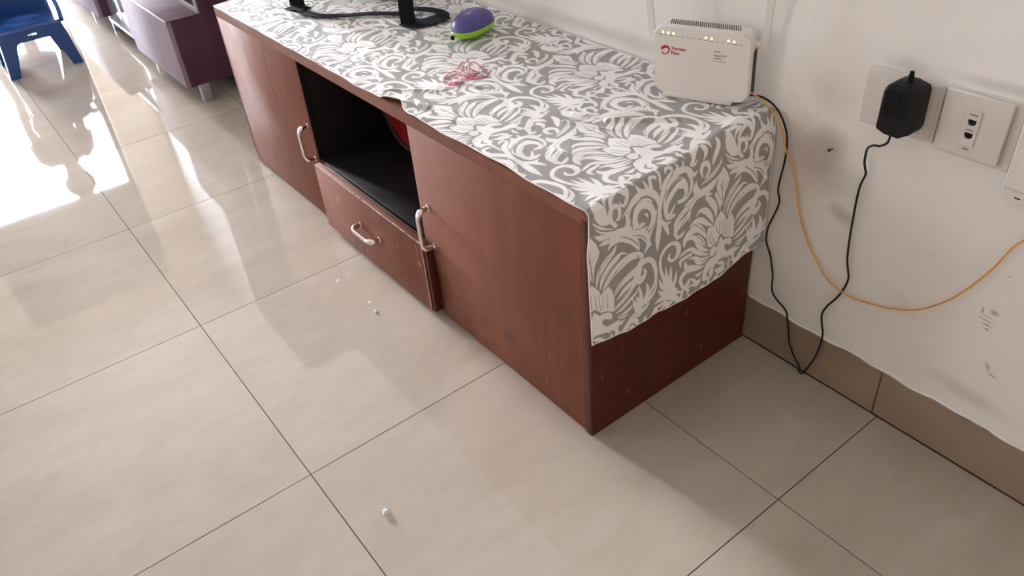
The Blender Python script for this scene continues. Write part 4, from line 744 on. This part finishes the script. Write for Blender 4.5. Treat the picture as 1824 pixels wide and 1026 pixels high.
# ================= DOOR MAT, PLANT =================
rg=empty('door_mat',(-4.12,-.72,0),label='mauve mat on the floor behind the blue child chair',cat='mat')
box('pile',-.22,.22,-.35,.32,.001,.014,M_mat,rg,bev=.004); 
for s in (-1,1): box('border',-.225,.225,.32*s+(-.035 if s<0 else .0),.32*s+(-.03 if s<0 else .005),.001,.012,M_black,rg,bev=.001)
# child standing behind the chair (seen mirrored in the floor)
kid=empty('person',(-4.45,-.31,0),label='child in a dark mauve dress standing before the bright door, mirrored in the glossy floor',cat='person')
M_skin=plain('skin',(.32,.17,.11),.55); M_dress=plain('dark_mauve_dress',(.10,.05,.10),.9); M_hair=plain('black_hair',(.01,.008,.008),.5)
V=[(0,0,.56),(0,0,.72),(0,0,.86),(0,0,.93),(0,0,.985),(0,0,1.07)]; E=[(0,1),(1,2),(2,3),(3,4),(4,5)]; Rr=[.075,.07,.075,.036,.055,.075]
for s_ in (1,-1):
    b0=len(V); V+=[(0,.10*s_,.90),(0.01,.135*s_,.70),(.03,.135*s_,.53),(.035,.135*s_,.495)]; E+=[(2,b0),(b0,b0+1),(b0+1,b0+2),(b0+2,b0+3)]; Rr+=[.040,.030,.021,.021]
    for f,(dx,dz,l) in enumerate(((-.018,.0,.042),(-.006,-.002,.050),(.006,-.002,.048),(.018,0,.038),(.026,.022,.030))):
        k=len(V); V+=[(.035+dx,.135*s_,.475+dz),(.040+dx*1.15,.130*s_,.475+dz-l)]; E+=[(b0+3,k),(k,k+1)]; Rr+=[.0075,.006]
    b1=len(V); V+=[(0,.055*s_,.50),(.012,.06*s_,.29),(0,.06*s_,.075),(-.005,.062*s_,.035),(.075,.068*s_,.022)]; E+=[(0,b1),(b1,b1+1),(b1+1,b1+2),(b1+2,b1+3),(b1+3,b1+4)]; Rr+=[.062,.042,.028,.030,.022]
me=bpy.data.meshes.new('body'); me.from_pydata(V,E,[]); o=bpy.data.objects.new('tmp_body',me); col.objects.link(o)
md=o.modifiers.new('skin','SKIN'); 
for sv,r in zip(me.skin_vertices[0].data,Rr): sv.radius=(r,r)
me.skin_vertices[0].data[0].use_root=True
sb=o.modifiers.new('sub','SUBSURF'); sb.levels=2; sb.render_levels=2
me2=bpy.data.meshes.new_from_object(o.evaluated_get(bpy.context.evaluated_depsgraph_get())); bpy.data.objects.remove(o)
body_=link('body',me2,M_skin,kid)
zs=[.28,.35,.5,.62,.72,.82,.90,.935]; rr_=[.17,.165,.14,.11,.10,.11,.10,.05]
link('dress',tube_mesh([(0,0,z) for z in zs],rr_,28,squash=((1,0,0),.78)),M_dress,kid)
for s_ in (1,-1): link('sleeve',tube_mesh([(0,.08*s_,.90),(0.005,.115*s_,.86),(.01,.135*s_,.76)],[.05,.05,.048],14),M_dress,kid)
bm=bmesh.new(); bmesh.ops.create_uvsphere(bm,u_segments=24,v_segments=16,radius=.088)
for v in bm.verts:
    if v.co.x>.045 and v.co.z<.05: v.co.x=.045
hm=link('hair',bm_mesh(bm),M_hair,kid); hm.matrix_local=Matrix.Translation((-.012,0,1.085))
for s_ in (1,-1):
    e_=link('eye',tube_mesh([(.066,.028*s_,1.075),(.074,.028*s_,1.075)],.008,10),M_black,kid); link('ear',tube_mesh([(-.002,.074*s_,1.06),(-.004,.086*s_,1.066)],.014,10),M_skin,kid)
link('nose',tube_mesh([(.066,0,1.075),(.086,0,1.045),(.07,0,1.038)],.007,8),M_skin,kid); link('mouth',tube_mesh([(.072,-.016,1.02),(.078,0,1.018),(.072,.016,1.02)],.004,6),M_red,kid)
# ================= FLOOR BITS =================
def lint(loc,s,label):
    V=[];F=[]; bm=bmesh.new(); bmesh.ops.create_icosphere(bm,subdivisions=3,radius=s)
    for v in bm.verts:
        k=1+.45*math.sin(v.co.x/s*5+loc[0]*9)*math.sin(v.co.y/s*6)+.3*math.sin(v.co.z/s*7+v.co.x/s*3); v.co*=k; v.co.z*=.6
    zmin=min(v.co.z for v in bm.verts)
    o=link('lint',bm_mesh(bm),M_lint,None,smooth=False,label=label,cat='lint'); o.location=(loc[0],loc[1],-zmin+.0005)
lint((-.109,-.395),.0052,'white fluff bit on the beige floor nearest the camera')
lint((-.633,-.118),.0032,'tiny white fluff bit on the floor below the drawer')
lint((-1.55,-.62),.002,'tiny white speck on the shiny floor at the left')
for o in list(bpy.data.objects):
    pass
# put the grouping empties at the base of their things
bpy.context.view_layer.update()
for e in (s1,s2,s3,ad):
    pts=[c.matrix_world@Vector(q) for c in e.children for q in c.bound_box]
    c=Vector(((min(p.x for p in pts)+max(p.x for p in pts))/2,max(p.y for p in pts),min(p.z for p in pts)))
    for ch_ in e.children:
        mw=ch_.matrix_world.copy(); ch_.matrix_parent_inverse=Matrix.Translation(-c); 
    e.location=c
